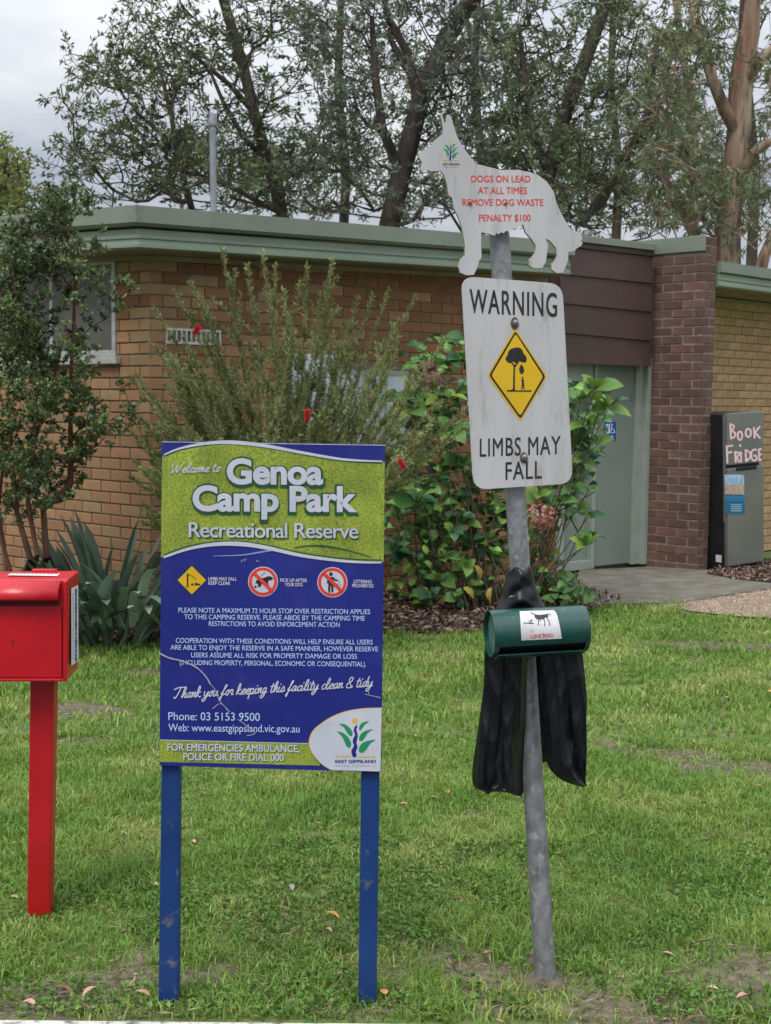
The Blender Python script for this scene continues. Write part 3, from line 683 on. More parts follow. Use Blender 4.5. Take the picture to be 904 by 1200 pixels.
# pen script
G = {
 'W': ([[(0, 2), (.1, .9), (.35, 0), (.9, 1.5), (1.0, 0), (1.6, 1.2), (1.9, 2.1)]], 2.0), 'T': ([[(-.2, 1.7), (.6, 2.05), (1.9, 2.0)], [(.95, 2), (.7, .8), (.35, 0), (.1, .25)]], 1.5),
 'e': ([[(0, .35), (.5, .5), (.75, .85), (.45, 1), (.15, .5), (.35, 0), (.8, .15)]], .8), 'l': ([[(0, .3), (.5, 1.2), (.55, 2), (.3, 1.9), (.2, .9), (.35, 0), (.7, .2)]], .65),
 'c': ([[(.75, .8), (.5, 1), (.15, .5), (.35, 0), (.8, .2)]], .75), 'o': ([[(.5, 1), (.15, .6), (.3, 0), (.65, .3), (.55, .95), (.95, .9)]], .85),
 'm': ([[(0, .8), (.15, 1), (.15, 0), (.3, .8), (.5, 1), (.55, 0), (.7, .8), (.9, 1), (.95, .1), (1.25, .15)]], 1.2), 't': ([[(.35, 1.7), (.2, .4), (.35, 0), (.7, .2)], [(0, 1.15), (.65, 1.25)]], .65),
 'h': ([[(0, .3), (.45, 1.4), (.4, 2.05), (.2, 1.8), (.1, 0), (.35, .8), (.6, 1), (.6, .1), (.9, .15)]], .85), 'a': ([[(.75, .9), (.45, 1), (.1, .5), (.3, 0), (.7, .6), (.75, .9), (.7, .1), (1.0, .2)]], .95),
 'n': ([[(0, .8), (.15, 1), (.15, 0), (.35, .8), (.6, 1), (.6, .1), (.9, .2)]], .85), 'k': ([[(0, .3), (.4, 1.4), (.35, 2.05), (.15, 1.8), (.1, 0)], [(.7, 1), (.2, .5), (.75, 0), (.9, .15)]], .85),
 'y': ([[(.05, 1), (.15, .2), (.45, .1), (.75, 1), (.6, -.3), (.2, -.9), (0, -.5), (.6, 0), (.95, .2)]], .9), 'u': ([[(.05, 1), (.1, .2), (.4, 0), (.7, 1), (.7, .1), (1, .2)]], .95),
 'f': ([[(0, .3), (.5, 1.4), (.65, 2), (.4, 1.8), (.25, .5), (.05, -.9), (-.1, -.6), (.3, .1), (.8, .3)]], .7), 'r': ([[(0, .5), (.2, 1.05), (.5, .85), (.4, .1), (.75, .15)]], .7),
 'p': ([[(.1, 1), (.0, -.9)], [(.08, .8), (.45, 1), (.7, .6), (.4, 0), (.1, .1), (.6, -.02), (.95, .2)]], .9), 'i': ([[(.15, 1), (.1, .2), (.3, 0), (.55, .2)], [(.25, 1.45), (.3, 1.5)]], .5),
 'g': ([[(.7, .9), (.4, 1), (.1, .5), (.3, .05), (.65, .5), (.7, .9), (.55, -.5), (.15, -.9), (0, -.5), (.9, .2)]], .9), 's': ([[(0, .2), (.4, 1.05), (.6, .5), (.4, 0), (.1, .1), (.8, .15)]], .75),
 'd': ([[(.7, .9), (.4, 1), (.1, .5), (.3, 0), (.65, .5), (.9, 2), (.72, .3), (.8, .05), (1.05, .2)]], .98), '&': ([[(1.2, .3), (.8, 0), (.2, .1), (.2, .8), (.9, 1.3), (.9, 1.9), (.5, 1.9), (.4, 1.3), (1.2, 0)]], 1.3), ' ': ([], .55)}
def script(s, x0, x1, yb_, xh, wd_, slope, lift, mat, shear=.28):
    tot = sum(G[c][1] for c in s); k = (x1-x0)/tot; a = 0; st = []
    for c in s:
        for q in G[c][0]:
            st.append([(x0+(a+x)*k+y*xh*shear, yb_-y*xh+slope*(a+x)*k) for x, y in q])
        a += G[c][1]
    BP.ribbons(st, wd_, lift, 'lettering', mat, ws, smooth_k=4)
script('Welcome to', 200.5, 258, 554, 5.4, 1.15, -.025, l1*6, sign_white)
script('Thank you for keeping this facility clean & tidy', 203, 436, 818.5, 6.2, 1.25, -.062, l1*3, sign_white)
# body text
for s, x0, x1, yb_, cap in (('PLEASE NOTE A MAXIMUM 72 HOUR STOP OVER RESTRICTION APPLIES', 209.4, 434, 717.6, 5.6), ('TO THIS CAMPING RESERVE. PLEASE ABIDE BY THE CAMPING TIME', 216.2, 427.8, 725.4, 5.6),
    ('RESTRICTIONS TO AVOID ENFORCEMENT ACTION', 245, 398.3, 733.4, 5.6), ('COOPERATION WITH THESE CONDITIONS WILL HELP ENSURE ALL USERS', 206.3, 437, 753.2, 5.6),
    ('ARE ABLE TO ENJOY THE RESERVE IN A SAFE MANNER, HOWEVER RESERVE', 200, 443.2, 761.2, 5.6), ('USERS ASSUME ALL RISK FOR PROPERTY DAMAGE OR LOSS', 224.3, 418.5, 770.2, 5.6),
    ('(INCLUDING PROPERTY, PERSONAL, ECONOMIC OR CONSEQUENTIAL).', 211, 429.3, 779.0, 5.6)):
    BP.text(s, x0, x1, yb_, cap, l1*2, 'lettering', pale_b, ws, bold=.006, slope=.009)
BP.text('Phone: 03 5153 9500', 197.6, 304.8, 843.6, 9.2, l1*2, 'lettering', pale_b, ws, bold=.004, slope=.01)
BP.text('Web: www.eastgippsland.vic.gov.au', 197.6, 351.3, 856.6, 8.6, l1*2, 'lettering', pale_b, ws, bold=.004, slope=.01)
BP.poly([(187.6, 866.8), (375, 871.5), (375, 897), (187.4, 892.8)], l1, 'turf_print', turf_print('printed_turf_band'), ws)
rib([(188.2, 866.9), (374, 871.6)], .8, l1*2, 'swoosh', sign_white)
for s, x0, x1, yb_ in (('FOR EMERGENCIES AMBULANCE,', 196.4, 351.3, 879.4), ('POLICE OR FIRE DIAL 000', 215, 332.7, 890.4)):
    BP.text(s, x0+.6, x1+.6, yb_+.7, 8.1, l1*2, 'lettering', dkgreen, ws, bold=.03, slope=.012)
    BP.text(s, x0, x1, yb_, 8.1, l1*3, 'lettering', sign_white, ws, bold=.022, slope=.012)
# pictograms
def ring(cx_, cy_, r):
    BP.poly(ell(cx_, cy_, r), l1*1, 'pictogram', sign_white, ws)
    BP.poly(ell(cx_, cy_, r-1.0), l1*2, 'pictogram', red_m, ws)
    BP.poly(ell(cx_, cy_, r-4.6), l1*3, 'pictogram', sign_white, ws)
ring(308.5, 681.5, 17.6); ring(389.8, 682.3, 17.8)
rr = lambda c, pts, k: [(c[0]+x*k, c[1]+y*k) for x, y in pts]
BP.poly([(299.5, 684), (301, 679.5), (305, 677.5), (310, 677), (314, 675.2), (318, 675.4), (320.5, 677.6), (318.5, 679.6), (315, 680), (314.2, 683), (316, 687.2), (313.6, 687.4), (311, 684), (307, 684.4), (305.5, 687.6), (302.2, 687.4), (303, 684.4), (301, 683.4)], l1*4, 'pictogram', blk, ws)
BP.poly(ell(299.6, 687.5, 1.8, 1.1, 10), l1*4, 'pictogram', blk, ws)
BP.ribbons([[(306, 675), (311, 670.4)]], .5, l1*4, 'pictogram', blk, ws)
BP.poly(ell(388, 672.6, 2.2, 2.3, 14), l1*4, 'pictogram', blk, ws)
BP.poly([(384.3, 676), (391, 676), (393.4, 678.6), (396.8, 679.6), (396.4, 681), (392.4, 680.4), (391, 679.4), (391, 694), (388.6, 694), (388.2, 686), (387.6, 686), (387.2, 694), (384.9, 694), (384.9, 683.4), (383.3, 683.4)], l1*4, 'pictogram', blk, ws)
for x, y in ((397.6, 682.4), (395.8, 684.6), (399, 685.6)): BP.poly(ell(x, y, .8, .7, 8), l1*4, 'pictogram', blk, ws)
for cx_, r in ((308.5, 14.2), (389.8, 14.4)):
    q = r*.7; BP.ribbons([[(cx_-q, 681.9-q), (cx_+q, 681.9+q)]], 4.0, l1*5, 'pictogram', red_m, ws)
dm = lambda cx_, cy_, r: [(cx_, cy_-r), (cx_+.6, cy_-r+.3), (cx_+r-.3, cy_-.6), (cx_+r, cy_), (cx_+r-.3, cy_+.6), (cx_+.6, cy_+r-.3), (cx_, cy_+r), (cx_-.6, cy_+r-.3), (cx_-r+.3, cy_+.6), (cx_-r, cy_), (cx_-r+.3, cy_-.6), (cx_-.6, cy_-r+.3)]
BP.poly(dm(225.1, 679.8, 17.6), l1, 'pictogram', blk, ws); BP.poly(dm(225.1, 679.8, 16.4), l1*2, 'pictogram', yel_m, ws)
BP.poly([(219.3, 672), (221, 672), (221, 687), (219.3, 686.6)], l1*3, 'pictogram', blk, ws)
BP.ribbons([[(221, 673), (226, 675.4), (230, 678.6)], [(218, 687.4), (222, 688)]], .7, l1*3, 'pictogram', blk, ws)
BP.poly([(223.5, 685.8), (225.6, 683), (227.7, 685.8)], l1*3, 'pictogram', blk, ws)
BP.poly([(228.3, 683.8), (230.6, 682.2), (231.4, 683.8), (234.8, 684), (234.8, 685.8), (228.3, 685.6)], l1*3, 'pictogram', blk, ws)
for s, x0, x1, yb_ in (('LIMBS MAY FALL', 244.4, 277.8, 680.2), ('KEEP CLEAR', 244.4, 270, 685.2), ('PICK UP AFTER', 328.6, 360, 681.8), ('YOUR DOG', 334, 355, 686.8), ('LITTERING', 414.8, 436, 683.4), ('PROHIBITED', 413, 438, 688.2)):
    BP.text(s, x0, x1, yb_, 3.9, l1*2, 'lettering', sign_white, ws, bold=.02, slope=.006)
# council emblem
c8 = lambda P: [(350+x/8.218, 820+y/8.218) for x, y in P]
lo_ = sm([(800, 80), (640, 85), (480, 110), (340, 160), (220, 235), (140, 310), (108, 400), (120, 480), (170, 560), (240, 625), (320, 675)], 4)
BP.poly(c8([(x-(9 if x < 780 else -3), y+(2 if y > 600 else -6)) for x, y in lo_]+[(790, 688)]), l1*4, 'emblem_ground', gold_m, ws)
BP.poly(c8(lo_+[(790, 688)]), l1*5, 'emblem_ground', sign_white, ws)
def emblem(panel, cf, par, lift, words=True):
    pl = lambda pts, mt: panel.poly(cf(sm(pts+[pts[0]], 3)[:-1]), lift, 'emblem', mt, par)
    pl([(570, 235), (540, 260), (532, 300), (545, 330), (530, 365), (522, 400), (535, 440), (512, 480), (516, 530), (537, 553), (560, 535), (552, 500), (568, 450), (558, 410), (570, 360), (568, 320), (558, 290), (565, 255)], sign_blue)
    panel.poly(cf(ell(543, 198, 27)), lift, 'emblem', gold_m, par)
    for P in ([(583, 288), (588, 250), (620, 215), (680, 205), (640, 235), (615, 270), (600, 290)], [(582, 385), (592, 340), (635, 300), (715, 280), (670, 315), (640, 360), (610, 395)],
              [(580, 490), (592, 440), (645, 398), (742, 382), (690, 420), (650, 480), (608, 510)], [(390, 230), (450, 235), (500, 275), (522, 320), (512, 346), (490, 340), (465, 310), (440, 265)],
              [(368, 300), (430, 315), (480, 360), (507, 415), (500, 452), (478, 458), (455, 430), (425, 360)]): pl(P, lgreen)
    for P in ([(357, 535), (498, 535), (498, 549), (357, 549)], [(578, 539), (742, 539), (742, 552), (578, 552)]): panel.poly(cf(P), lift, 'emblem', ochre, par)
emblem(BP, c8, ws, l1*6)
a_, b_ = c8([(355, 605), (747, 605)]); BP.text('EAST GIPPSLAND', a_[0], b_[0], a_[1], 3.5, l1*6, 'lettering', sign_blue, ws, bold=.03)
a_, b_ = c8([(355, 641), (740, 641)]); BP.text('SHIRE COUNCIL', a_[0], b_[0], a_[1], 2.1, l1*6, 'lettering', grey_m, ws, bold=.0, spacing=1.5)
crack = material('scuffed_print', (.30, .27, .36), (.5, .44, .42), scale=60, rough=.8)
k3 = lambda P, ox=180, oy=700, s=3.229: [(ox+x/s, oy+y/s) for x, y in P]
BP.ribbons([k3([(24, 210), (60, 228), (110, 240), (165, 265), (200, 300), (215, 325)])], 1.5, l1*7, 'scratch', crack, ws, smooth_k=3)
for q_ in ([k3([(215, 325), (235, 350), (255, 395), (290, 430)]), k3([(320, 460), (360, 490), (387, 512), (355, 522)]), k3([(225, 420), (255, 400), (285, 432)]), k3([(812, 335), (815, 365)]), k3([(800, 365), (858, 378)])]): BP.ribbons([q_], .7, l1*7, 'scratch', crack, ws, smooth_k=3)
for q_ in ([k3([(332, 478), (340, 470)], 180, 510), k3([(344, 470), (353, 466), (345, 478)], 180, 510), k3([(390, 475), (398, 476)], 180, 510)]): BP.ribbons([q_], .8, l1*7, 'scratch', crack, ws)
# pale worn rim on the top edge
rib([(190.4, 517.8), (451.2, 521.8)], .8, l1*2, 'board_edge', material('worn_edge', (.35, .36, .42), (.6, .6, .62), scale=40, rough=.7))

# ============================================================ LEANING POLE
pb_ = ground(639.5, 1147); PY = pb_.y
pt_ = at_Y(584.5, 262, PY)
pdir = (pt_-pb_).normalized()
pole = thing('sign_pole', 'leaning galvanised steel pole carrying the dog sign and the warning plate', 'pole', pb_)
steel = material('weathered_galvanised', (.15, .155, .16), (.30, .305, .31), scale=38, rough=.5, metal=.4, bump=.25, bscale=90, dirt=((.40, .40, .39), 42, .56, .66), stretch=(1, 1, .6), lo=.3, hi=.7)
MB().tube([pb_-pdir*.12, pb_+pdir*.3, pb_+pdir*1.2, pt_], [.0315, .0300, .0288, .0280], 24).build('pipe', steel, pole, smooth=True)
pd_ = MB(); pd_.tube([pb_-Vector((0, 0, .03)), pb_+Vector((0, 0, .012))], [.10, .045], 14); pd_.build('soil_collar', bare_soil, pole, smooth=True)
def plate_panel(px, py, off, yaw):
    P = at_Y(px, py, PY-off); n = Vector((math.sin(yaw), -math.cos(yaw), 0)); return Panel(P, n)
weath = material('weathered_white_sheet', (.42, .42, .41), (.51, .51, .50), scale=7, rough=.55, bump=.08, dirt=((.27, .245, .19), 22, .52, .76), stretch=(1, 1, .22))
# dog-shaped plate
DP = plate_panel(585, 240, .05, .22)
c4 = lambda P: [(480+x/4.109, 120+y/4.109) for x, y in P]
dog_o = [(148, 58), (158, 95), (163, 130), (162, 150), (125, 180), (110, 205), (75, 225), (45, 243), (44, 262), (62, 290), (54, 320), (62, 338), (85, 325), (100, 332), (150, 330), (165, 345), (182, 395), (190, 450), (205, 458), (215, 510), (240, 560), (255, 610), (268, 690), (268, 735), (245, 760), (237, 790), (245, 820), (275, 832), (310, 830), (325, 800), (335, 765), (348, 745), (345, 680), (346, 625), (380, 632), (410, 642), (420, 628), (430, 636), (440, 626), (455, 630), (465, 618), (480, 622), (500, 608), (515, 612), (530, 595), (548, 588), (560, 625), (590, 660), (608, 690), (605, 725), (590, 745), (575, 757), (576, 785), (595, 797), (640, 798), (658, 765), (662, 730), (668, 690), (655, 655), (680, 668), (705, 700), (712, 740), (700, 765), (684, 778), (685, 805), (710, 822), (740, 820), (752, 790), (765, 760), (765, 720), (790, 718), (810, 700), (828, 690), (835, 675), (825, 668), (832, 655), (828, 640), (832, 618), (810, 628), (790, 622), (765, 595), (740, 550), (710, 490), (695, 430), (660, 380), (620, 350), (580, 335), (520, 325), (440, 325), (370, 308), (320, 295), (300, 270), (270, 230), (245, 190), (228, 160), (215, 115), (195, 60), (183, 58), (174, 103), (166, 88), (158, 60)]
dsg = thing('dog_sign', 'white dog-shaped plate with red lettering on top of the leaning pole', 'sign', DP.P(590, 240))
moss = material('mossy_edge', (.16, .17, .05), (.36, .34, .2), scale=20, rough=.9)
dpo = DP.plate(c4(dog_o), .011, 'plate', weath, dsg)
dpo.data.materials.append(moss)
for p in dpo.data.polygons:
    if abs(p.normal.dot(DP.n)) < .5: p.material_index = 1
for s, x0, x1, yb_ in (('DOGS ON LEAD', 552.3, 621.9, 213.3), ('AT ALL TIMES', 560.3, 617.7, 227), ('REMOVE DOG WASTE', 542, 637, 240.9), ('PENALTY $100', 561.5, 621.9, 259)):
    DP.text(s, x0, x1, yb_, 7.6, .0006, 'lettering', red_m, dsg, bold=.012, slope=.002)
ec = lambda P: [(519.2+(x-355)*.0478, 166.5+(y-172)*.0575) for x, y in P]
emblem(DP, ec, dsg, .0006)
DP.text('EAST GIPPSLAND', 519.3, 538.6, 193.4, 2.0, .0006, 'lettering', blk, dsg, bold=.03); DP.text('SHIRE COUNCIL', 519.5, 538, 196.2, 1.3, .0006, 'lettering', grey_m, dsg)
rust = material('rust', (.075, .035, .022), (.16, .075, .04), scale=60, rough=.9)
for x, y in ((550.8, 238.3), (592.5, 238.5)):
    p = DP.P(x, y); MB().tube([p-DP.n*.005, p+DP.n*.006], .0033, 8).build('bolt', rust, dsg)
# warning plate
WP = plate_panel(606, 450, .047, .20)
wsn = thing('warning_sign', 'white warning plate with yellow diamond of a falling limb bolted to the leaning pole', 'sign', WP.P(606, 450))
def rounded(q, r, n=6):
    out_ = []; m_ = len(q)
    for i in range(m_):
        a, b, c = Vector(q[i-1]), Vector(q[i]), Vector(q[(i+1) % m_]); u = (a-b).normalized(); v = (c-b).normalized()
        for k in range(n+1):
            t = k/n; out_.append(tuple(b+u*r*(1-t)**2+v*r*t**2))
    return out_
WP.plate(rounded([(540.5, 323.5), (659.3, 332.5), (671.8, 566.5), (555.2, 574)], 17), .003, 'plate', weath, wsn)
c5 = lambda P: [(530+x/4.6125, 320+y/4.6125) for x, y in P]
WP.poly(rounded(c5([(341, 296), (515, 560), (369, 805), (189, 555)]), 4, 3), .0006, 'diamond', yel_m, wsn)
WP.poly(rounded(c5([(342, 312), (505, 559), (369, 790), (199, 552)]), 3.5, 3), .0012, 'diamond', blk, wsn)
WP.poly(rounded(c5([(343, 328), (491, 559), (368, 772), (212, 553)]), 3, 3), .0018, 'diamond', yel_m, wsn)
can = sm([(343, 402), (318, 410), (303, 425), (298, 445), (288, 462), (298, 480), (315, 487), (330, 478), (345, 490), (362, 476), (378, 482), (396, 482), (402, 466), (398, 448), (386, 436), (380, 420), (365, 404), (343, 402)], 3)[:-1]
WP.poly(c5(can), .0024, 'pictogram', blk, wsn)
WP.poly(c5([(322, 478), (333, 494), (345, 494), (356, 474), (362, 478), (345, 502), (339, 510), (338, 632), (348, 634), (428, 633), (429, 641), (294, 640), (294, 633), (318, 632), (328, 624), (331, 505), (318, 482)]), .0026, 'pictogram', blk, wsn)
WP.poly(c5(sm([(372, 493), (362, 515), (364, 535), (377, 546), (388, 532), (384, 508), (372, 493)], 3)[:-1]), .0024, 'pictogram', blk, wsn)
WP.poly(c5(ell(380, 566, 5, 6, 10)), .0024, 'pictogram', blk, wsn)
WP.poly(c5([(374, 574), (386, 574), (388, 600), (390, 628), (384, 628), (381, 606), (378, 628), (372, 628), (376, 600)]), .0024, 'pictogram', blk, wsn)
wt = dict(bold=.012)
WP.text('WARNING', 550.4, 653, 366.3, 27.3, .0006, 'lettering', blk, wsn, slope=.048, bold=.014, spacing=1.12)
WP.text('LIMBS MAY', 562.4, 657.2, 535.2, 21.0, .0006, 'lettering', blk, wsn, slope=-.034, bold=.008, spacing=1.1)
WP.text('FALL', 592.6, 635.2, 562.2, 20.4, .0006, 'lettering', blk, wsn, slope=-.04, bold=.008, spacing=1.1)
for x, y in ((603.8, 378), (614.5, 535.5)):
    p = WP.P(x, y); 
    WP.poly(sm(ell(x-.6, y+.8, 4.6, 7.0 if y < 400 else 6.4, 12), 2), .0030, 'rust_stain', rust, wsn)
    b = MB().tube([p+WP.n*.003, p+WP.n*.006], .0092, 16); b.build('washer', steel, wsn, smooth=True)
    q = p+WP.n*.006; MB().ball(q, .0072, 12, (1, .7, 1)).build('bolt', galv, wsn, smooth=True)

# ============================================================ BAG DISPENSER and black cloth
grn = material('dark_green_paint', (.004, .05, .036), (.007, .066, .048), scale=5, rough=.28, spec=.6, bump=.05, dirt=((.05, .16, .13), 30, .62, .72))
grn_in = material('green_paint_inside', (.02, .10, .08), (.08, .16, .12), scale=30, rough=.7)
ac = at_Y(573.5, 742.5, PY-.150); bc = at_Y(684.5, 736.3, PY-.105)
ax = (bc-ac).normalized(); R_ = .0635
dsp = thing('dog_bag_dispenser', 'dark green horizontal tube dispenser for dog waste bags fixed to the leaning pole', 'dispenser', (ac+bc)/2)
u_ = (Vector((0, -1, 0))-ax*(-ax.y)).normalized(); v_ = ax.cross(u_); v_ = v_ if v_.z > 0 else -v_
def ring_pts(c, r, a0, a1, n): return [c+u_*r*math.cos(a0+(a1-a0)*i/n)+v_*r*math.sin(a0+(a1-a0)*i/n) for i in range(n+1)]
def shell(c0, c1, r0, r1, a0, a1, n):
    mb = MB(); G4 = [ring_pts(c0, r0, a0, a1, n), ring_pts(c1, r0, a0, a1, n), ring_pts(c1, r1, a0, a1, n), ring_pts(c0, r1, a0, a1, n), ring_pts(c0, r0, a0, a1, n)]
    mb.grid(G4); m_ = n+1
    mb.F.append([0, m_, 2*m_, 3*m_]); mb.F.append([n, 3*m_+n, 2*m_+n, m_+n]); return mb
dg = math.radians
shell(ac, bc, R_, R_-.0022, dg(-26), dg(278), 44).build('tube', grn, dsp, smooth=True)
shell(ac, ac+ax*.012, R_, R_-.0022, dg(-82), dg(-26), 8).build('tube', grn, dsp, smooth=True)
shell(bc-ax*.012, bc, R_, R_-.0022, dg(-82), dg(-26), 8).build('tube', grn, dsp, smooth=True)
shell(ac+ax*.012, bc-ax*.012, R_+.006, R_+.003, dg(-86), dg(-50), 8).build('slot_lip', grn, dsp, smooth=True)
shell(ac+ax*.012, bc-ax*.012, R_-.012, R_-.014, dg(-90), dg(-10), 14).build('liner', material('black_plastic', (.012, .012, .014), rough=.5), dsp, smooth=True)
MB().tube([ac+ax*.012, ac+ax*.015], R_-.003, 24).build('end_disc', grn_in, dsp); MB().tube([bc-ax*.006, bc-ax*.003], R_-.003, 24).build('end_disc', grn, dsp)
# bracket to pole
bkt = (ac+bc)/2; MB().quadbox([bkt+Vector(p) for p in ((-.02, .045, -.02), (.02, .045, -.02), (.02, .12, -.02), (-.02, .12, -.02), (-.02, .045, .03), (.02, .045, .03), (.02, .12, .03), (-.02, .12, .03))]).build('bracket', galv, dsp)
# sticker: curved on the tube
stk_m = material('worn_sticker', (.50, .49, .49), (.6, .59, .6), scale=20, rough=.6, dirt=((.2, .17, .16), 110, .58, .64))
def on_tube(px, py, lift):
    d = ray(px, py).normalized(); o = CAM-ac; dd = d-ax*d.dot(ax); oo = o-ax*o.dot(ax); r = R_+lift
    a = dd.dot(dd); b = 2*dd.dot(oo); c = oo.dot(oo)-r*r; q = b*b-4*a*c
    t = (-b-math.sqrt(max(q, 0)))/(2*a); return CAM+d*t
def tube_poly(pts, lift, name, mat, nn=1):
    V = [on_tube(x, y, lift) for x, y in pts]; return link(name, mesh(V, [list(range(len(V)))]), mat, dsp)
def tube_grid(f, nu, nv, lift, name, mat):
    mb = MB(); mb.grid([[on_tube(*f(i/nu, j/nv), lift) for i in range(nu+1)] for j in range(nv+1)]); return mb.build(name, mat, dsp, smooth=True)
d6 = lambda x, y: (560+x/6.457, 660+y/6.457)
def stf(u, v):
    x0 = 318+14*v; x1 = 575+(v**.5)*62; return d6(x0+(x1-x0)*u, 363+(585-363)*v-u*v*14-(1-v)*u*8)
tube_grid(stf, 10, 12, .0008, 'sticker', stk_m)
V, F = [], []
class TP:    # print mapped on the tube
    def P(s, px, py, lift=0): return on_tube(px, py, lift)
    ribbon_geo = Panel.ribbon_geo; ribbons = None
tp = TP()
def tube_rib(strokes, w_, lift, name, mat):
    V, F = [], []
    for st in strokes: tp.ribbon_geo([d6(*p) for p in st], w_, lift, V, F, 0)
    link(name, mesh(V, F), mat, dsp)
tube_rib([[(436, 396), (470, 400), (500, 396), (525, 392)], [(440, 406), (480, 410), (528, 400)], [(450, 416), (500, 416)]], 2.6, .0014, 'pictogram', blk)
tube_rib([[(402, 374), (425, 384), (445, 392)], [(520, 392), (545, 382), (552, 392)], [(455, 410), (462, 440), (458, 468)], [(470, 412), (474, 440)], [(500, 414), (508, 445), (506, 476)], [(518, 404), (540, 440), (548, 470)], [(350, 452), (385, 454), (425, 456)], [(385, 436), (398, 454), (412, 430)], [(402, 428), (405, 455)]], .9, .0014, 'pictogram', blk)
V2, Fc = text2d('LOVE DOG', .02); mn, mx = V2[:, 0].min(), V2[:, 0].max()
V = [on_tube(*d6(400+(x-mn)/(mx-mn)*168, 568-y/CAPH*26-(x-mn)/(mx-mn)*10), .0014) for x, y in V2]; link('lettering', mesh(V, Fc), red_m, dsp)

cloth_m = material('black_cloth', (.003, .0035, .005), (.006, .007, .009), scale=18, rough=.38, spec=.32, bump=.7, bscale=20, stretch=(1, 1, .5))
cl = thing('black_jacket', 'black cloth jacket tied round the leaning pole behind the green dispenser', 'jacket', at_Y(622, 800, PY-.04))
def interp(poly, v):
    t = v*(len(poly)-1); i = min(int(t), len(poly)-2); f = t-i; a, b = poly[i], poly[i+1]; return (a[0]+(b[0]-a[0])*f, a[1]+(b[1]-a[1])*f)
def resample(poly, n):
    P = [Vector((a, b)) for a, b in poly]; L_ = [0]
    for i in range(1, len(P)): L_.append(L_[-1]+(P[i]-P[i-1]).length)
    o = []
    for k in range(n):
        s = L_[-1]*k/(n-1); i = 0
        while i < len(P)-2 and L_[i+1] < s: i += 1
        f = (s-L_[i])/max(1e-9, L_[i+1]-L_[i]); o.append(tuple(P[i]+(P[i+1]-P[i])*f))
    return o
def flap(lp, rp, depth, name, nu=36, nv=46, base=.05):
    lp = resample(sm(lp, 4), nv); rp = resample(sm(rp, 4), nv); G_ = []
    for j in range(nv):
        row = []
        for i in range(nu):
            u = i/(nu-1); v = j/(nv-1); x = lp[j][0]+(rp[j][0]-lp[j][0])*u; y = lp[j][1]+(rp[j][1]-lp[j][1])*u
            row.append(at_Y(x, y, PY-base-depth(u, v)))
        G_.append(row)
    mb = MB().grid(G_); o = mb.build(name, cloth_m, cl, smooth=True, fix=False)
    sd_ = o.modifiers.new('thick', 'SOLIDIFY'); sd_.thickness = .003; sd_.offset = -1
    return o
S = math.sin
def crinkle(u, v, s):
    r = 0
    for k, (a, b, am) in enumerate(((6.2, 2.1, .0040), (9.3, -6.2, .0022), (5.1, 15.7, .0013))):
        w_ = S(a*u+b*v+s*(k+1)+1.7*S(3.1*v+2.3*u*k+s)); r += am*(1-abs(w_))**1.6*2
    return r
def fold(t): t = t % 1; return (1-abs(2*t-1))**.75      # a sharp-edged pleat
# two hanging halves
flap([(572, 738), (569, 765), (568, 800), (562, 850), (555, 900), (556.5, 921), (567, 926), (573, 931)], [(620, 738), (618, 765), (616.5, 800), (615.5, 850), (613.2, 900), (612.5, 931), (598, 928), (576, 925.5)],
     lambda u, v: .020*S(pi*min(1, u*1.1))+.030*fold(u*1.9+.12*v+.1)*(.35+.7*v)+.010*fold(u*3.3-.35*v+.4)*(.4+.6*v)+crinkle(u, v, 1)-.03*max(0, u-.86)/.14, 'front_panel', 44, 60)
flap([(627, 738), (629, 765), (631, 800), (634, 840), (638, 880), (648, 905), (665, 917), (684, 921.5)], [(678, 736), (682, 765), (686, 800), (687.5, 840), (688, 880), (687, 905), (686.5, 918), (685.5, 921.5)],
     lambda u, v: .020*S(pi*min(1, u*1.05+.04))+.028*fold(u*1.5+.25-.35*v)*(.4+.6*v)+.007*fold(u*2.9+.3*v)*(.4+.6*v)+crinkle(u, v, 4), 'front_panel', 40, 60)
# inner back layer
flap([(590, 742), (588, 800), (590, 860), (594, 905)], [(655, 742), (656, 800), (654, 850), (648, 890)], lambda u, v: .01*S(9*u+2*v), 'back_panel', 20, 20, base=-.045)
# collar wrapped round the pole and spreading down behind the tube
NV, NU = 40, 40; G_ = []
for j in range(NV+1):
    v = j/NV; y = 665+(752-665)*v
    xl = interp([(596, 0), (592.5, 0), (588, 0), (581, 0), (575.5, 0), (572, 0)], v)[0]; xr = interp([(622.5, 0), (626.5, 0), (632, 0), (640, 0), (652, 0), (664, 0)], v)[0]
    c = at_Y((xl+xr)/2, y+1.5*S(7*v), PY); rx = (at_Y(xr, y, PY)-at_Y(xl, y, PY)).length/2; ry = .034+.022*v; row = []
    for i in range(NU+1):
        a = 2*pi*i/NU; f = 1+.08*S(3*a+7*v)+.05*S(5*a-9*v+1)
        f += .36*fold(3.2*v+.45*math.cos(a)+.2)*(1-.3*v)+.10*fold(5.3*v-.5*math.cos(a+.6))
        row.append(c+Vector((rx*math.cos(a), -ry*f*S(a)*1.15, .006*S(4*a+3*v))))
    G_.append(row)
co_ = MB().grid(G_).build('collar', cloth_m, cl, smooth=True, fix=False); sd_ = co_.modifiers.new('thick', 'SOLIDIFY'); sd_.thickness = .003
p = at_Y(600.5, 701, PY-.052); b = MB(); b.tube([p+Vector((.009*math.cos(t), -.002, .006*math.sin(t))) for t in np.linspace(.4, 2.9, 8)], .0013, 6); b.build('button', galv, cl)

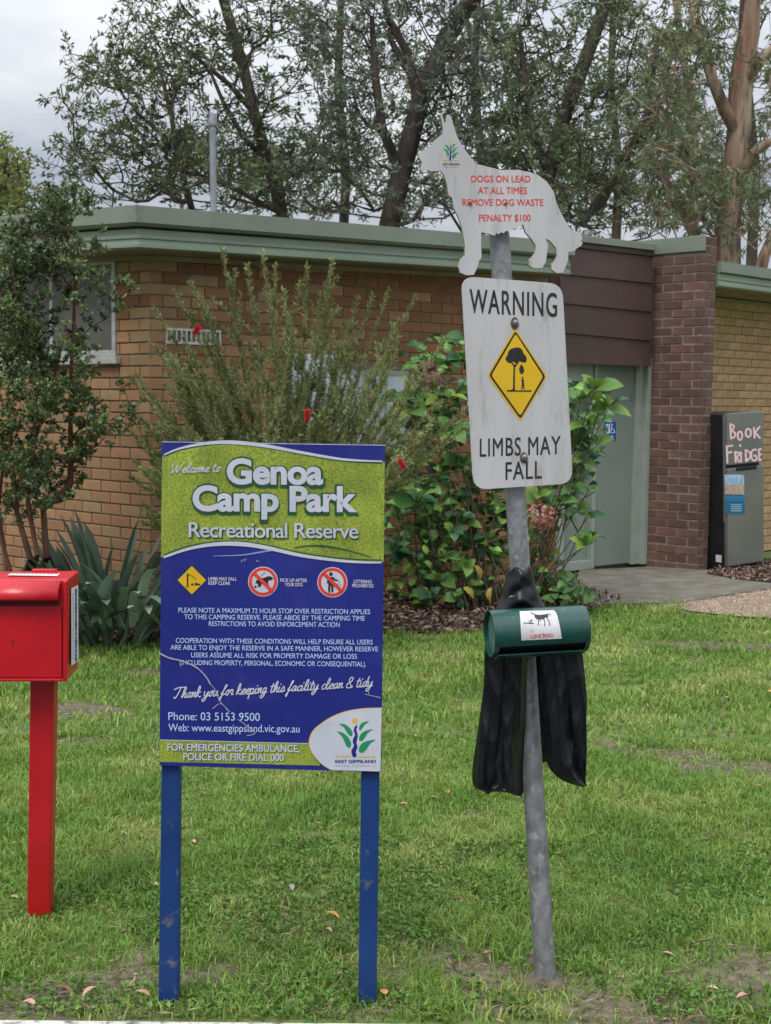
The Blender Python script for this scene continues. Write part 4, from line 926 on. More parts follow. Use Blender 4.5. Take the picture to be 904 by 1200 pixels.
# ============================================================ RED LETTER BOX
redp = material('red_gloss_paint', (.42, .004, .010), (.52, .007, .014), scale=5, rough=.30, spec=.5, bump=.10, bscale=30, dirt=((.10, .010, .010), 55, .66, .70))
redd = material('red_post_paint', (.35, .004, .008), (.46, .006, .011), scale=4, rough=.38, spec=.45, bump=.10, dirt=((.12, .025, .025), 9, .54, .8))
mbp = ground(47.5, 1074)
mbx = thing('letter_box', 'bright red steel collection box with a hooded slot on a square red post', 'letter box', mbp)
yaw = .045; MR = Matrix.Rotation(yaw, 4, 'Z')
MYp = Panel((mbp.x, mbp.y-.03, 0), (-math.sin(-yaw), -math.cos(yaw), 0))
MYp = Panel((mbp.x, mbp.y-.03, 0), MR @ Vector((0, -1, 0)))
bx = MR @ Vector((1, 0, 0)); by = MR @ Vector((0, 1, 0))
BF = Panel(MYp.P0+Vector((0, 0, 0))-by*.07, MYp.n)    # box front plane
q = [MYp.P(31.2, 1078), MYp.P(57.5, 1078), MYp.P(63.5, 797), MYp.P(35.5, 797)]
k = by*.072; MB().quadbox([q[0]-Vector((0, 0, .06)), q[1]-Vector((0, 0, .06)), q[1]-Vector((0, 0, .06))+k, q[0]-Vector((0, 0, .06))+k, q[3], q[2], q[2]+k, q[3]+k]).build('post', redd, mbx, bevel=.004)
fx0, fx1, ft, fbm_ = -42, 80, 679, 798
f4 = [BF.P(fx0, fbm_+1), BF.P(fx1-1.2, fbm_), BF.P(fx1, ft), BF.P(fx0, ft+1)]
k = by*.185
MB().quadbox([f4[0], f4[1], f4[1]+k, f4[0]+k, f4[3], f4[2], f4[2]+k+Vector((0, 0, .004)), f4[3]+k+Vector((0, 0, .004))]).build('box', redp, mbx, bevel=.006, seg=3)
fr = MB()
def slabp(x0, x1, y0, y1, l0, l1_): 
    P = [BF.P(x0, y1), BF.P(x1, y1), BF.P(x1, y0), BF.P(x0, y0)]; n_ = BF.n
    return [P[0]+n_*l1_, P[1]+n_*l1_, P[1]+n_*l0, P[0]+n_*l0, P[3]+n_*l1_, P[2]+n_*l1_, P[2]+n_*l0, P[3]+n_*l0]
rim = MB()
rim.quadbox(slabp(75.2, 79.6, 681, 797.6, .001, .012)); rim.quadbox(slabp(-41.5, 75.2, 794.6, 797.8, .001, .012)); rim.quadbox(slabp(-41.5, -37, 681, 794.6, .001, .012))
rim.build('rim', redp, mbx, bevel=.002)
MB().quadbox(slabp(-35, 73.2, 710.8, 793.6, .001, .008)).build('door', redp, mbx, bevel=.002)
MB().quadbox(slabp(-33, 70, 702.5, 709.4, .0005, .003)).build('slot', material('dull_red_recess', (.14, .012, .012), rough=.8), mbx)
# hood over the slot: a curved sheet
hood = MB(); G_ = []
for i in range(9):
    t = i/8; yy = 681+(701.5-681)*t; lf = .002+.038*S(min(1, t*1.25)*pi*.5); G_.append([BF.P(-40+0*t, yy, lf), BF.P(20, yy, lf), BF.P(71.5-1.2*t, yy, lf)])
hood.grid(G_); ho = hood.build('hood', redp, mbx, smooth=True, fix=False); sd_ = ho.modifiers.new('thick', 'SOLIDIFY'); sd_.thickness = .003; sd_.offset = -1
hs = MB(); pts = [r_[2] for r_ in G_]+[BF.P(70.3, 701.5, .001), BF.P(71.5, 681, .001)]; hs.prism(pts, -bx*.003); hs.build('hood_end', redp, mbx)
kh = MB(); kh.quadbox(slabp(14.9, 16.6, 749, 752, .0081, .0088)); kh.quadbox(slabp(15.2, 16.2, 752, 756.6, .0081, .0088)); kh.build('keyhole', blk, mbx)
# hinge block and plates
hb = f4[2]+k; pA = at_Y(40, 668, hb.y); pB = at_Y(68, 668, hb.y)
MB().box(pA.x, pB.x, hb.y-.03, hb.y+.0, hb.z-.01, hb.z+.010).build('hinge', redp, mbx, bevel=.003)
top_n = Vector((0, 0, 1)); TPn = Panel((f4[2]+f4[3])/2+Vector((0, 0, .0015)), (0, 0, 1))
lab_w = material('white_label', (.62, .62, .62), (.7, .7, .7), scale=20, rough=.5); lab_b = material('blue_label_print', (.03, .06, .22), rough=.5)
TPn.poly([(8.5, 675.4), (13.5, 672.9), (70.5, 673.4), (67, 676.2)], .0035, 'label', lab_w, mbx)
TPn.ribbons([[(14+i*4.6, 673.9), (16.8+i*4.6, 673.95)] for i in range(12)], .55, .0042, 'label_print', blk, mbx)
sd0_ = f4[2]; SP = Panel(sd0_, bx)   # right side face
lp_ = [(82.9, 689.4), (91.2, 685.4), (91.4, 774), (83.2, 780.4)]
# side plate follows the side face
def side(px, py): return SP.P(px, py, .0)
sv = [SP.P(x, y, .002) for x, y in lp_]
link('label', mesh(sv, [[0, 1, 2, 3]]), lab_w, mbx)
V, F = [], []
for i in range(17):
    y = 692+i*5.0; SP.ribbon_geo([(88.4, y-1.2), (88.5, y+2.0)], 1.9 if i % 4 else 2.4, .0026, V, F)
for i in range(20):
    y = 696+i*3.9; SP.ribbon_geo([(85.2, y), (85.2, y+1.4)], .6, .0026, V, F)
link('label_print', mesh(V, F), lab_b, mbx)

# ============================================================ BOOK FRIDGE
fa = math.radians(32); fd_ = Vector((math.cos(fa), math.sin(fa), 0)); fnn = Vector((fd_.y, -fd_.x, 0)); P0 = ground(853.5, 668.5, .03)
tilt = .055
FR = Matrix.Translation(P0) @ Matrix(((fd_.x, -fnn.x, 0, 0), (fd_.y, -fnn.y, 0, 0), (0, 0, 1, 0), (0, 0, 0, 1))) @ Matrix.Rotation(-tilt, 4, 'Y')
frg = thing('fridge', 'old steel-grey fridge with pink hand-painted words leaning beside the brick pillar', 'fridge', P0)
steel_f = material('brushed_fridge_steel', (.20, .20, .195), (.25, .25, .245), scale=2, rough=.30, metal=.55)
blk_f = material('black_fridge_side', (.012, .012, .014), (.02, .02, .022), scale=4, rough=.45)
FWd, FH = .505, 1.535
b = MB().box(0.0, FWd, .055, .60, .02, FH-.01, FR); b.build('cabinet', blk_f, frg, bevel=.006)
fsplit = 1.02
MB().box(.0, FWd, .0, .05, fsplit+.01, FH, FR).build('freezer_door', steel_f, frg, bevel=.008)
MB().box(.0, FWd, .0, .05, .035, fsplit-.02, FR).build('door', steel_f, frg, bevel=.008)
MB().box(.12, FWd-.10, -.002, .012, fsplit-.055, fsplit-.021, FR).build('handle_recess', dark, frg)
MB().box(-.004, .0, .02, .05, fsplit-.55, FH-.02, FR).build('door_trim', galv, frg)
MB().box(-.0035, -.001, .085, .16, .07, .14, FR).build('label', lab_w, frg)
FP = Panel(FR @ Vector((0, -.0012, 0)), FR.to_3x3() @ Vector((0, -1, 0)))
pink = material('pink_brush_paint', (.72, .48, .53), (.8, .58, .62), scale=20, rough=.6)
f7 = lambda P: [(820+x/5.714, 470+y/5.714) for x, y in P]
el = lambda cx_, cy_, rx, ry: ell(cx_, cy_, rx, ry, 12)+[ell(cx_, cy_, rx, ry, 12)[0]]
FP.ribbons([f7(q) for q in ([(205, 155), (210, 250)], [(205, 155), (228, 165), (224, 188), (207, 198)], [(207, 198), (237, 212), (235, 238), (210, 250)], el(270, 232, 15, 28), el(326, 213, 18, 27), [(364, 178), (368, 246)], [(402, 172), (370, 212)], [(372, 212), (404, 247)])], 2.2, .0006, 'lettering', pink, frg, smooth_k=3)
FP.ribbons([f7(q) for q in ([(182, 303), (186, 415)], [(182, 303), (220, 299)], [(184, 346), (215, 342)], [(238, 340), (242, 410)], [(240, 342), (263, 348), (258, 368), (243, 376)], [(248, 376), (266, 408)], [(276, 342), (279, 406)], [(271, 294), (273, 302)], [(308, 328), (311, 402)], [(308, 328), (336, 345), (338, 378), (311, 402)], [(380, 326), (354, 330), (346, 365), (356, 397), (380, 392), (379, 368), (364, 366)], [(397, 324), (400, 396)], [(397, 324), (412, 321)], [(399, 358), (412, 356)], [(400, 396), (412, 393)])], 2.2, .0006, 'lettering', pink, frg, smooth_k=3)
# poster: a beach photo above teal bands
pt1 = material('poster_sky_print', (.22, .36, .52), (.42, .55, .66), scale=30, rough=.35); pt2 = material('poster_people_print', (.55, .26, .12), (.55, .5, .42), scale=70, rough=.35, dirt=((.05, .09, .2), 90, .52, .56)); pt3 = material('teal_print', (.01, .10, .17), (.015, .13, .21), scale=5, rough=.35)
pst = thing('poster', 'small colour poster with teal lower bands taped to the fridge door', 'poster', FP.P(859, 580))
FP.plate(f7([(165, 490), (297, 492), (303, 758), (173, 755)]), .0012, 'sheet', pt3, pst, lift=.0018)
FP.poly(f7([(166, 491), (296, 493), (298, 560), (167, 558)]), .0024, 'picture', pt1, pst)
FP.poly(f7([(167, 558), (298, 560), (299, 626), (168, 624)]), .0024, 'picture', pt2, pst)
FP.poly(f7([(171, 632), (300, 634), (301, 672), (172, 670)]), .0024, 'band', material('mid_blue_print', (.02, .17, .32), rough=.35), pst)
FP.ribbons([f7([(210+9*i, y), (216+9*i, y)]) for y in (692, 706, 720, 734) for i in range(8)], .8, .0025, 'print', pale_b, pst)

# ============================================================ PLANTS: general machinery
SPAN = []
def skeleton(trunks, tips, jit=.08, up=.15, step=.35):
    """trunks: polylines of world points; tips: points to be reached by boughs. Returns nodes, parents"""
    nodes, par, base = [], [], []
    SPAN.clear()
    for tr in trunks:
        SPAN.append(len(nodes))
        tr = [Vector(p) for p in tr]; prev = -1
        pts = [tr[0]]
        for a, b in zip(tr, tr[1:]):
            n = max(1, int((b-a).length/step))
            for i in range(1, n+1): pts.append(a+(b-a)*i/n)
        for i, p in enumerate(pts):
            nodes.append(p); par.append(prev); prev = len(nodes)-1
    ntr = len(nodes); SPAN.append(ntr); NP = np.array([tuple(p) for p in nodes]); depth = np.zeros(len(nodes)); d0 = np.array([0.0]*ntr)
    T = [Vector(t) for t in tips]; T.sort(key=lambda t: np.min(np.linalg.norm(NP-np.array(t), axis=1)))
    tipn = []; arr = np.zeros((ntr+len(T)*14, 3)); arr[:ntr] = NP; cnt = ntr
    for t in T:
        tt = np.array(t); v = arr[:cnt]; d = np.linalg.norm(v-tt, axis=1)
        pen = np.maximum(0, v[:, 2]-tt[2]+.1)*1.6
        j = int(np.argmin(d+pen)); a = nodes[j]; L = (t-a).length; n = min(12, max(2, int(L/step)))
        prev = j; bend = Vector((random.gauss(0, jit), random.gauss(0, jit), -abs(random.gauss(0, up))))*L
        for i in range(1, n+1):
            f = i/n; p = a+(t-a)*f+bend*math.sin(pi*f)*.8+Vector([random.gauss(0, jit*.25*L/n) for _ in range(3)])*(1 if i < n else 0)
            nodes.append(p); par.append(prev); prev = len(nodes)-1; arr[cnt] = p; cnt += 1
        tipn.append(prev)
    return nodes, par, tipn
def wood(nodes, par, r0, rmin, name, mat, parent, power=.42, sides=6, extra=None, trunks=()):
    n = len(nodes); w_ = [0]*n; kids = [0]*n
    for i in range(n):
        if par[i] >= 0: kids[par[i]] += 1
    for i in range(n-1, -1, -1):
        if kids[i] == 0: w_[i] += 1
        if par[i] >= 0: w_[par[i]] += w_[i]
    roots = [i for i in range(n) if par[i] < 0]; mxr = max(w_[i] for i in roots)
    rad = [min(r0*.5, rmin*max(1, x)**power) for x in w_]
    for i0, i1, ra_, rb_ in trunks:
        for i in range(i0, i1): rad[i] = max(rad[i] if ra_ == 0 else 0, ra_+(rb_-ra_)*(i-i0)/max(1, i1-i0-1))
    A_ = np.array([tuple(nodes[par[i]]) for i in range(n) if par[i] >= 0]); B_ = np.array([tuple(nodes[i]) for i in range(n) if par[i] >= 0])
    ra = np.array([min(rad[par[i]], rad[i]*1.5) for i in range(n) if par[i] >= 0]); rb = np.array([rad[i] for i in range(n) if par[i] >= 0])
    if extra is not None: A_ = np.concatenate([A_, extra[0]]); B_ = np.concatenate([B_, extra[1]]); ra = np.concatenate([ra, extra[2]]); rb = np.concatenate([rb, extra[2]*.6])
    big = np.maximum(ra, rb) > rmin*2.2
    obj = None; Vs, Fs, off = [], [], 0
    for sel, k in ((big, sides), (~big, 3)):
        a, b, r1, r2 = A_[sel], B_[sel], ra[sel], rb[sel]; m_ = len(a)
        if not m_: continue
        t = b-a; L = np.linalg.norm(t, axis=1, keepdims=True)+1e-9; t = t/L; a = a-t*r1[:, None]*.2; b = b+t*r2[:, None]*.2
        ref = np.where(np.abs(t[:, 2:3]) < .9, np.array([[0, 0, 1.]]), np.array([[1., 0, 0]])); u = np.cross(t, ref); u /= np.linalg.norm(u, axis=1, keepdims=True); v = np.cross(t, u)
        ang = 2*pi*np.arange(k)/k; c, s = np.cos(ang), np.sin(ang)
        R1 = a[:, None]+(u[:, None]*c[None, :, None]+v[:, None]*s[None, :, None])*r1[:, None, None]; R2 = b[:, None]+(u[:, None]*c[None, :, None]+v[:, None]*s[None, :, None])*r2[:, None, None]
        V = np.concatenate([R1, R2], 1).reshape(-1, 3); q = np.arange(k); F = np.stack([q, (q+1) % k, k+(q+1) % k, k+q], -1)[None]+(np.arange(m_)*2*k)[:, None, None]+off
        Vs.append(V); Fs.append(F.reshape(-1, 4)); off += len(V)
    return link(name, np_mesh(np.concatenate(Vs), np.concatenate(Fs), 4, name), mat, parent, smooth=True)
def unit(n): v = rng.normal(size=(n, 3)); return v/np.linalg.norm(v, axis=1, keepdims=True)
def leaf_quads(P, Dr, L, W_, name, mat, parent, fold_=.25, kind=None, droop=0):
    """P base points, Dr unit directions, L lengths, W_ widths: each leaf is a pointed blade of two folded faces"""
    n = len(P); ref = unit(n); u = np.cross(Dr, ref); u /= np.linalg.norm(u, axis=1, keepdims=True)+1e-9; nn_ = np.cross(u, Dr)
    L = np.asarray(L).reshape(-1, 1)*np.ones((n, 1)); W_ = np.asarray(W_).reshape(-1, 1)*np.ones((n, 1))
    mid_ = P+Dr*L*.45; tip = P+Dr*L+np.array([[0, 0, -1.]])*droop*L
    V = np.stack([P, mid_+u*W_*.5+nn_*W_*fold_, tip, mid_-u*W_*.5+nn_*W_*fold_], 1).reshape(-1, 3)
    b = np.arange(n)[:, None]*4; F = np.concatenate([b+np.array([[0, 1, 2]]), b+np.array([[0, 2, 3]])], 1).reshape(-1, 3)
    return link(name, np_mesh(V, F, 3, name), mat, parent, kind=kind)
def leaf_mat(name, c1, c2, rough=.5, trans=.3, rnd=.3, hue=.02, spec=.35):
    return material(name, c1, c2, scale=1.1, rough=rough, rnd=rnd, rnd_hue=hue, trans=trans, spec=spec, detail=3)
bark_d = material('dark_bark', (.035, .027, .022), (.085, .066, .052), scale=6, rough=.95, bump=.9, bscale=25, stretch=(1, 1, .3))
bark_r = material('peeling_gum_bark', (.19, .09, .055), (.38, .30, .22), scale=6, rough=.9, bump=1, bscale=16, stretch=(1, 1, .13), dirt=((.07, .045, .035), 9, .47, .60))
bark_s = material('red_brown_stem', (.07, .030, .018), (.15, .07, .042), scale=12, rough=.9, bump=.6, stretch=(1, 1, .3))

# ============================================================ TREES BEHIND THE BUILDING
def blobs_to_tips(bl, Y, dY):
    """bl: (px, py, rx, ry, n); tips scattered in those regions at a distance about Y"""
    T = []
    for a, b, rx, ry, n in bl:
        for _ in range(n):
            t, r = random.uniform(0, 2*pi), math.sqrt(random.random()); T.append(at_Y(a+rx*r*math.cos(t), b+ry*r*math.sin(t), Y+random.gauss(0, dY)))
    return T
def tree(name, label, cat, trunkpx, Y, bl, dY, r0, lm, bm, leafL, leafW, per=9, twigs=5, spread=.32, droop=0, group=None, sp_up=.25, ext=None, extra_trunks=(), rmin=.008, tipspread=.05, step=.4):
    tr = [at_Y(a, b, Y+dy) for a, b, dy in trunkpx]; base = Vector((tr[0].x+(tr[0].x-tr[1].x)*.2, tr[0].y, -.1))
    t0 = thing(name, label, cat, base, 0, group)
    trunks = [[base]+tr]+[[at_Y(a, b, Y+dy) for a, b, dy in q] for q in extra_trunks]
    tips = blobs_to_tips([(a, b, rx, ry, int(k*1.0)) for a, b, rx, ry, k in bl], Y, dY)
    nodes, par, tn = skeleton(trunks, tips, step=step)
    T = np.array([tuple(nodes[i]) for i in tn]); n = len(T)
    # twigs out of every bough end and some way back along it
    E0 = np.repeat(T, twigs, 0); dirs = unit(len(E0)); dirs[:, 2] = dirs[:, 2]*.7+sp_up; dirs /= np.linalg.norm(dirs, axis=1, keepdims=True)
    Ln = spread*rng.uniform(.35, 1.25, (len(E0), 1)); E1 = E0+dirs*Ln
    wood(nodes, par, r0, rmin, 'trunk', bm, t0, extra=(E0, E1, np.full(len(E0), rmin*.6)), sides=9, trunks=[(SPAN[i], SPAN[i+1], r0*(1 if i == 0 else .38), r0*(.5 if i == 0 else .17)) for i in range(len(SPAN)-1)])
    nb = len(E1); P_ = np.repeat(E1, per, 0)-np.repeat(dirs*Ln, per, 0)*rng.uniform(0, .30, (nb*per, 1))+rng.normal(size=(nb*per, 3))*tipspread*.4
    d = np.repeat(dirs, per, 0)*.55+unit(nb*per); 
    if droop: d[:, 2] -= droop
    d /= np.linalg.norm(d, axis=1, keepdims=True)
    leaf_quads(P_, d, rng.uniform(.6, 1.25, nb*per)*leafL, rng.uniform(.7, 1.2, nb*per)*leafW, 'crown', lm, t0, kind='stuff')
    return t0
lm1 = leaf_mat('banksia_leaf', (.055, .085, .03), (.15, .185, .085), trans=.3, rnd=.5)
lm2 = leaf_mat('grey_green_leaf', (.075, .105, .065), (.18, .215, .145), trans=.3)
lm3 = leaf_mat('gum_leaf', (.075, .115, .045), (.18, .215, .10), trans=.3)
lm4 = leaf_mat('far_leaf', (.08, .11, .05), (.17, .20, .10), trans=.3)
g_t = 'trees behind the building'
tree('tall_tree', 'leftmost tall dark-trunked tree behind the roof with open airy branches', 'tree', [(346, 300, 0), (331, 250, 0), (314, 190, 0), (298, 132, 0), (286, 80, .2), (262, 0, 0), (250, -120, 0)], 20,
     [(120, 130, 60, 55, 34), (100, 185, 40, 28, 16), (160, 200, 75, 40, 46), (190, 60, 80, 60, 60), (120, 75, 50, 28, 14), (250, 110, 80, 90, 70), (330, 60, 60, 80, 46), (250, -60, 120, 80, 50), (330, 180, 60, 60, 40), (200, 150, 70, 50, 34), (250, 215, 90, 28, 40)], 1.1, .125, lm1, bark_d, .11, .034, per=8, twigs=4, group=g_t,
     extra_trunks=[[(298, 132, 0), (270, 100, -.2), (240, 75, -.3), (205, 50, 0)], [(314, 190, 0), (285, 160, -.3), (262, 120, -.4), (245, 80, -.4)], [(331, 250, 0), (300, 235, -.4), (265, 215, -.6), (235, 205, -.8)], [(225, 245, -.6), (208, 180, -.6), (200, 130, -.6), (182, 60, -.6)]])
tree('tall_tree', 'stout dark-trunked tree behind the roof, forking left of the dog sign', 'tree', [(448, 320, 0), (457, 262, 0), (470, 205, 0), (482, 160, 0), (496, 103, 0), (524, 45, .2), (558, -8, 0), (580, -110, 0)], 19,
     [(395, 60, 50, 70, 46), (420, 160, 50, 60, 44), (370, 215, 55, 40, 34), (480, 40, 60, 60, 44), (540, 110, 50, 60, 40), (450, -60, 120, 70, 50), (565, 60, 50, 60, 34), (545, 200, 60, 45, 30), (470, 235, 60, 25, 20)], 1.1, .20, lm2, bark_d, .10, .034, per=8, twigs=5, group=g_t,
     extra_trunks=[[(482, 160, 0), (488, 110, 0), (477, 60, 0), (455, 20, 0), (440, -50, 0)], [(470, 205, 0), (448, 150, -.4), (440, 90, -.5), (436, 20, -.4)], [(496, 103, 0), (470, 70, .4), (455, 40, .5)]])
tree('tall_tree', 'slanting dark tree behind the roof rising just right of the dog sign', 'tree', [(632, 300, 0), (643, 205, 0), (657, 150, 0), (668, 120, 0), (690, 60, 0), (712, -2, 0), (735, -110, 0)], 18.5,
     [(610, 60, 50, 70, 44), (640, 150, 60, 60, 46), (700, 60, 60, 70, 50), (720, 160, 60, 60, 48), (590, 190, 50, 55, 34), (690, 235, 80, 35, 40), (650, -50, 120, 60, 44)], 1.1, .15, lm3, bark_d, .10, .032, per=8, twigs=5, group=g_t, droop=.2,
     extra_trunks=[[(643, 205, 0), (625, 160, -.4), (618, 100, -.4), (608, 30, -.3)], [(683, 262, -.5), (715, 215, -.5), (745, 170, -.4), (770, 120, -.3), (790, 60, -.3)], [(700, 250, -.3), (735, 180, -.1), (760, 130, 0), (772, 40, .2)]])
tree('gum_tree', 'big gum tree at right with peeling reddish and grey bark', 'tree', [(853, 330, 0), (853, 270, 0), (861, 200, 0), (867, 150, 0), (868, 95, 0), (878, 40, 0), (880, -5, 0), (884, -120, 0)], 17.5,
     [(800, 60, 40, 60, 24), (770, 150, 45, 60, 28), (795, 220, 50, 45, 30), (895, 240, 20, 40, 10), (850, 255, 28, 30, 16), (830, 30, 40, 50, 12), (908, 150, 20, 90, 18), (840, -60, 100, 60, 30)], 1.2, .23, lm3, bark_r, .125, .026, per=11, twigs=5, group=g_t, droop=.75, spread=.4,
     extra_trunks=[[(866, 158, 0), (850, 130, -.2), (836, 95, -.3), (822, 50, -.3), (812, 0, -.2), (806, -70, 0)], [(869, 100, 0), (892, 70, -.2), (915, 50, -.2), (950, 20, 0)], [(858, 230, 0), (882, 180, -.3), (915, 158, -.4)], [(888, 330, -.4), (896, 300, -.4), (915, 255, -.3), (940, 220, -.3)], [(820, 290, .6), (800, 240, .6), (775, 205, .5), (757, 170, .5)]])
tree('tall_tree', 'slender pale upright tree just left of the big gum', 'tree', [(818, 320, 0), (810, 220, 0), (812, 130, 0), (800, 60, 0), (792, 0, 0), (788, -90, 0)], 22,
     [(790, 110, 50, 90, 36), (830, 190, 40, 60, 26), (760, 50, 50, 60, 24), (740, 230, 60, 40, 26)], 1.3, .10, lm4, bark_r, .11, .022, per=10, twigs=5, group=g_t, droop=.5, spread=.4)
# deeper, denser row further back
for i, (cx_, Y, bl, lab) in enumerate((
    (560, 31, [(560, 120, 90, 100, 44), (500, 200, 60, 60, 16), (620, 210, 70, 50, 26)], 'bushy grey-green tree far behind the roof, seen round the dog sign'),
    (720, 33, [(720, 110, 100, 110, 50), (780, 200, 80, 60, 26), (670, 210, 60, 50, 34)], 'dense hazy tree far behind the brown boards, filling the gaps'),
    (400, 32, [(390, 200, 80, 50, 36), (420, 90, 60, 80, 22), (300, 215, 60, 35, 36)], 'thin far tree between the two dark trunks at centre-left'),
    (880, 30, [(840, 200, 50, 60, 22), (900, 90, 50, 90, 18)], 'loose far tree behind the big gum at the right edge'))):
    tree('tall_tree', lab, 'tree', [(cx_, 330, 0), (cx_+6, 200, 0), (cx_-4, 100, 0), (cx_, 0, 0)], Y, bl, 1.6, .16, lm4, bark_d, .17, .05, per=7, twigs=5, spread=.6, group='far trees', rmin=.012, step=.8)
lmy = leaf_mat('yellow_green_leaf', (.16, .20, .05), (.28, .30, .10), trans=.4)
tree('young_tree', 'light yellow-green tree rising beyond the roof at far left', 'tree', [(-10, 320, 0), (2, 240, 0), (8, 200, 0), (6, 172, 0)], 19,
     [(8, 200, 20, 22, 22), (25, 240, 22, 22, 14), (-5, 245, 26, 36, 26), (4, 180, 10, 10, 6), (-60, 230, 50, 60, 26)], .6, .06, lmy, bark_d, .09, .035, per=9, twigs=5, spread=.22)

# ============================================================ SHRUBS BY THE WALL
# multi-stemmed small-leaved shrub at the left
def shrub(name, label, cat, stems, tips, r0, rmin, bm, make_leaves, group=None, step=.12, jit=.1, sides=7, twigs=4, spread=.12, up=.1):
    base = sum((Vector(s[0]) for s in stems), Vector())/len(stems); base.z = 0
    t0 = thing(name, label, cat, base, 0, group); nodes, par, tn = skeleton(stems, tips, jit=jit, up=up, step=step)
    T = np.array([tuple(nodes[i]) for i in tn]); E0 = np.repeat(T, twigs, 0); dirs = unit(len(E0)); dirs[:, 2] = dirs[:, 2]*.7+.3; dirs /= np.linalg.norm(dirs, axis=1, keepdims=True)
    Ln = spread*rng.uniform(.4, 1.3, (len(E0), 1)); E1 = E0+dirs*Ln
    # twigs a step back along each bough too
    B0 = []; 
    for i in tn:
        j = par[i]
        for _ in range(2):
            if j >= 0: B0.append(tuple(nodes[j])); j = par[j]
    B0 = np.array(B0); bd = unit(len(B0)); bd[:, 2] = bd[:, 2]*.6+.3; bd /= np.linalg.norm(bd, axis=1, keepdims=True); bl_ = spread*rng.uniform(.4, 1.2, (len(B0), 1))
    E0 = np.concatenate([E0, B0]); E1 = np.concatenate([E1, B0+bd*bl_])
    wood(nodes, par, r0, rmin, 'stem', bm, t0, extra=(E0, E1, np.full(len(E0), rmin*.7)), sides=sides, trunks=[(SPAN[i], SPAN[i+1], r0*random.uniform(.65, 1), r0*.22) for i in range(len(SPAN)-1)])
    make_leaves(t0, E0, E1); return t0
YL = 8.9
def sp_(x, y, dy=0): return at_Y(x, y, YL+dy)
stems = [[ground(52, 700)+Vector((0, -.6, 0)), sp_(55, 653), sp_(51, 595), sp_(83, 568), sp_(83, 496), sp_(84, 430), sp_(88, 350), sp_(90, 300)],
         [ground(40, 700)+Vector((0, -.6, 0)), sp_(36, 655), sp_(20, 600), sp_(14, 540), sp_(10, 480), sp_(12, 400)],
         [ground(30, 700)+Vector((0, -.5, 0)), sp_(12, 668), sp_(0, 625), sp_(-14, 560), sp_(-30, 480)],
         [ground(42, 700)+Vector((0, -.5, 0)), sp_(44, 650, -.1), sp_(33, 590, -.1), sp_(40, 520, -.1), sp_(62, 450, -.1), sp_(78, 380, -.1)],
         [ground(18, 700)+Vector((0, -.5, 0)), sp_(8, 690), sp_(5, 640, .1), sp_(-2, 600, .1), sp_(6, 520, .1)]]
tips = []
for a, b, rx, ry, n in ((75, 245, 26, 26, 34), (104, 310, 26, 30, 9), (50, 300, 40, 36, 38), (14, 350, 34, 56, 44), (-40, 400, 50, 120, 44), (60, 400, 30, 35, 10), (118, 370, 18, 50, 7), (30, 450, 42, 40, 44), (80, 480, 40, 22, 16), (10, 530, 50, 36, 36), (66, 540, 46, 24, 28), (112, 500, 26, 22, 9), (60, 400, 55, 60, 34), (100, 450, 34, 30, 12), (20, 270, 26, 26, 14), (150, 345, 6, 10, 3), (150, 470, 14, 20, 5), (50, 585, 50, 16, 16)):
    for _ in range(int(n*.72)):
        t, r = random.uniform(0, 2*pi), math.sqrt(random.random()); tips.append(at_Y(a+rx*r*math.cos(t), b+ry*r*math.sin(t), YL-.1+random.gauss(0, .28)))
lms = leaf_mat('small_shrub_leaf', (.05, .085, .035), (.17, .23, .07), rough=.4, trans=.25, rnd=.55, hue=.035, spec=.5)
def small_leaves(t0, E0, E1):
    per = 19; n = len(E0)*per; f = rng.uniform(.35, 1.1, (n, 1)); P_ = np.repeat(E0, per, 0)*(1-f)+np.repeat(E1, per, 0)*f
    d = unit(n); d += np.repeat(E1-E0, per, 0)*3; d /= np.linalg.norm(d, axis=1, keepdims=True)
    leaf_quads(P_, d, rng.uniform(.020, .040, n), rng.uniform(.012, .021, n), 'foliage', lms, t0, kind='stuff')
shrub('small_leaved_shrub', 'tall many-stemmed small-leaved shrub against the left brick wall', 'shrub', stems, tips, .040, .0024, bark_s, small_leaves, step=.1, spread=.10)

# feathery bottlebrush in the middle
YB = 9.0
B0 = ground(330, 742); B0 = at_Y(335, 600, YB); B0.z = 0
stems = []; tipsb = []; feather = []
ends = [(262, 292), (308, 296), (330, 340), (365, 312), (394, 300), (392, 330), (420, 350), (440, 345), (462, 338), (492, 348), (470, 375), (222, 330), (232, 345), (205, 340), (180, 360), (200, 420), (170, 455), (190, 480), (160, 520), (165, 550), (200, 560), (240, 440), (280, 380), (300, 420), (350, 400), (410, 400), (430, 420), (450, 455), (495, 425), (525, 398), (500, 455), (520, 470), (545, 500), (520, 520), (480, 540), (500, 500), (470, 480), (300, 350), (250, 370), (340, 380), (380, 370), (215, 395), (260, 470), (300, 480), (350, 450), (380, 480), (420, 480), (230, 520), (280, 530), (330, 520), (380, 530), (430, 530), (150, 440), (270, 330), (348, 330), (378, 345), (405, 375), (240, 400), (318, 385), (145, 500), (165, 590), (172, 612), (150, 560), (178, 575), (160, 540), (460, 420), (290, 310), (322, 312), (470, 400), (560, 470), (440, 500), (180, 400), (205, 455), (195, 505), (215, 540), (255, 500), (270, 430), (165, 490), (225, 480), (245, 545), (300, 450), (335, 480), (365, 500), (400, 510), (415, 450), (340, 420), (320, 545), (375, 440), (395, 420), (360, 545), (410, 550), (180, 530), (235, 460), (290, 500)]
ends += [(185+random.random()*310, 400+random.random()*140) for _ in range(40)]+[(150+random.random()*90, 430+random.random()*130) for _ in range(16)]+[(440+random.random()*90, 450+random.random()*80) for _ in range(8)]
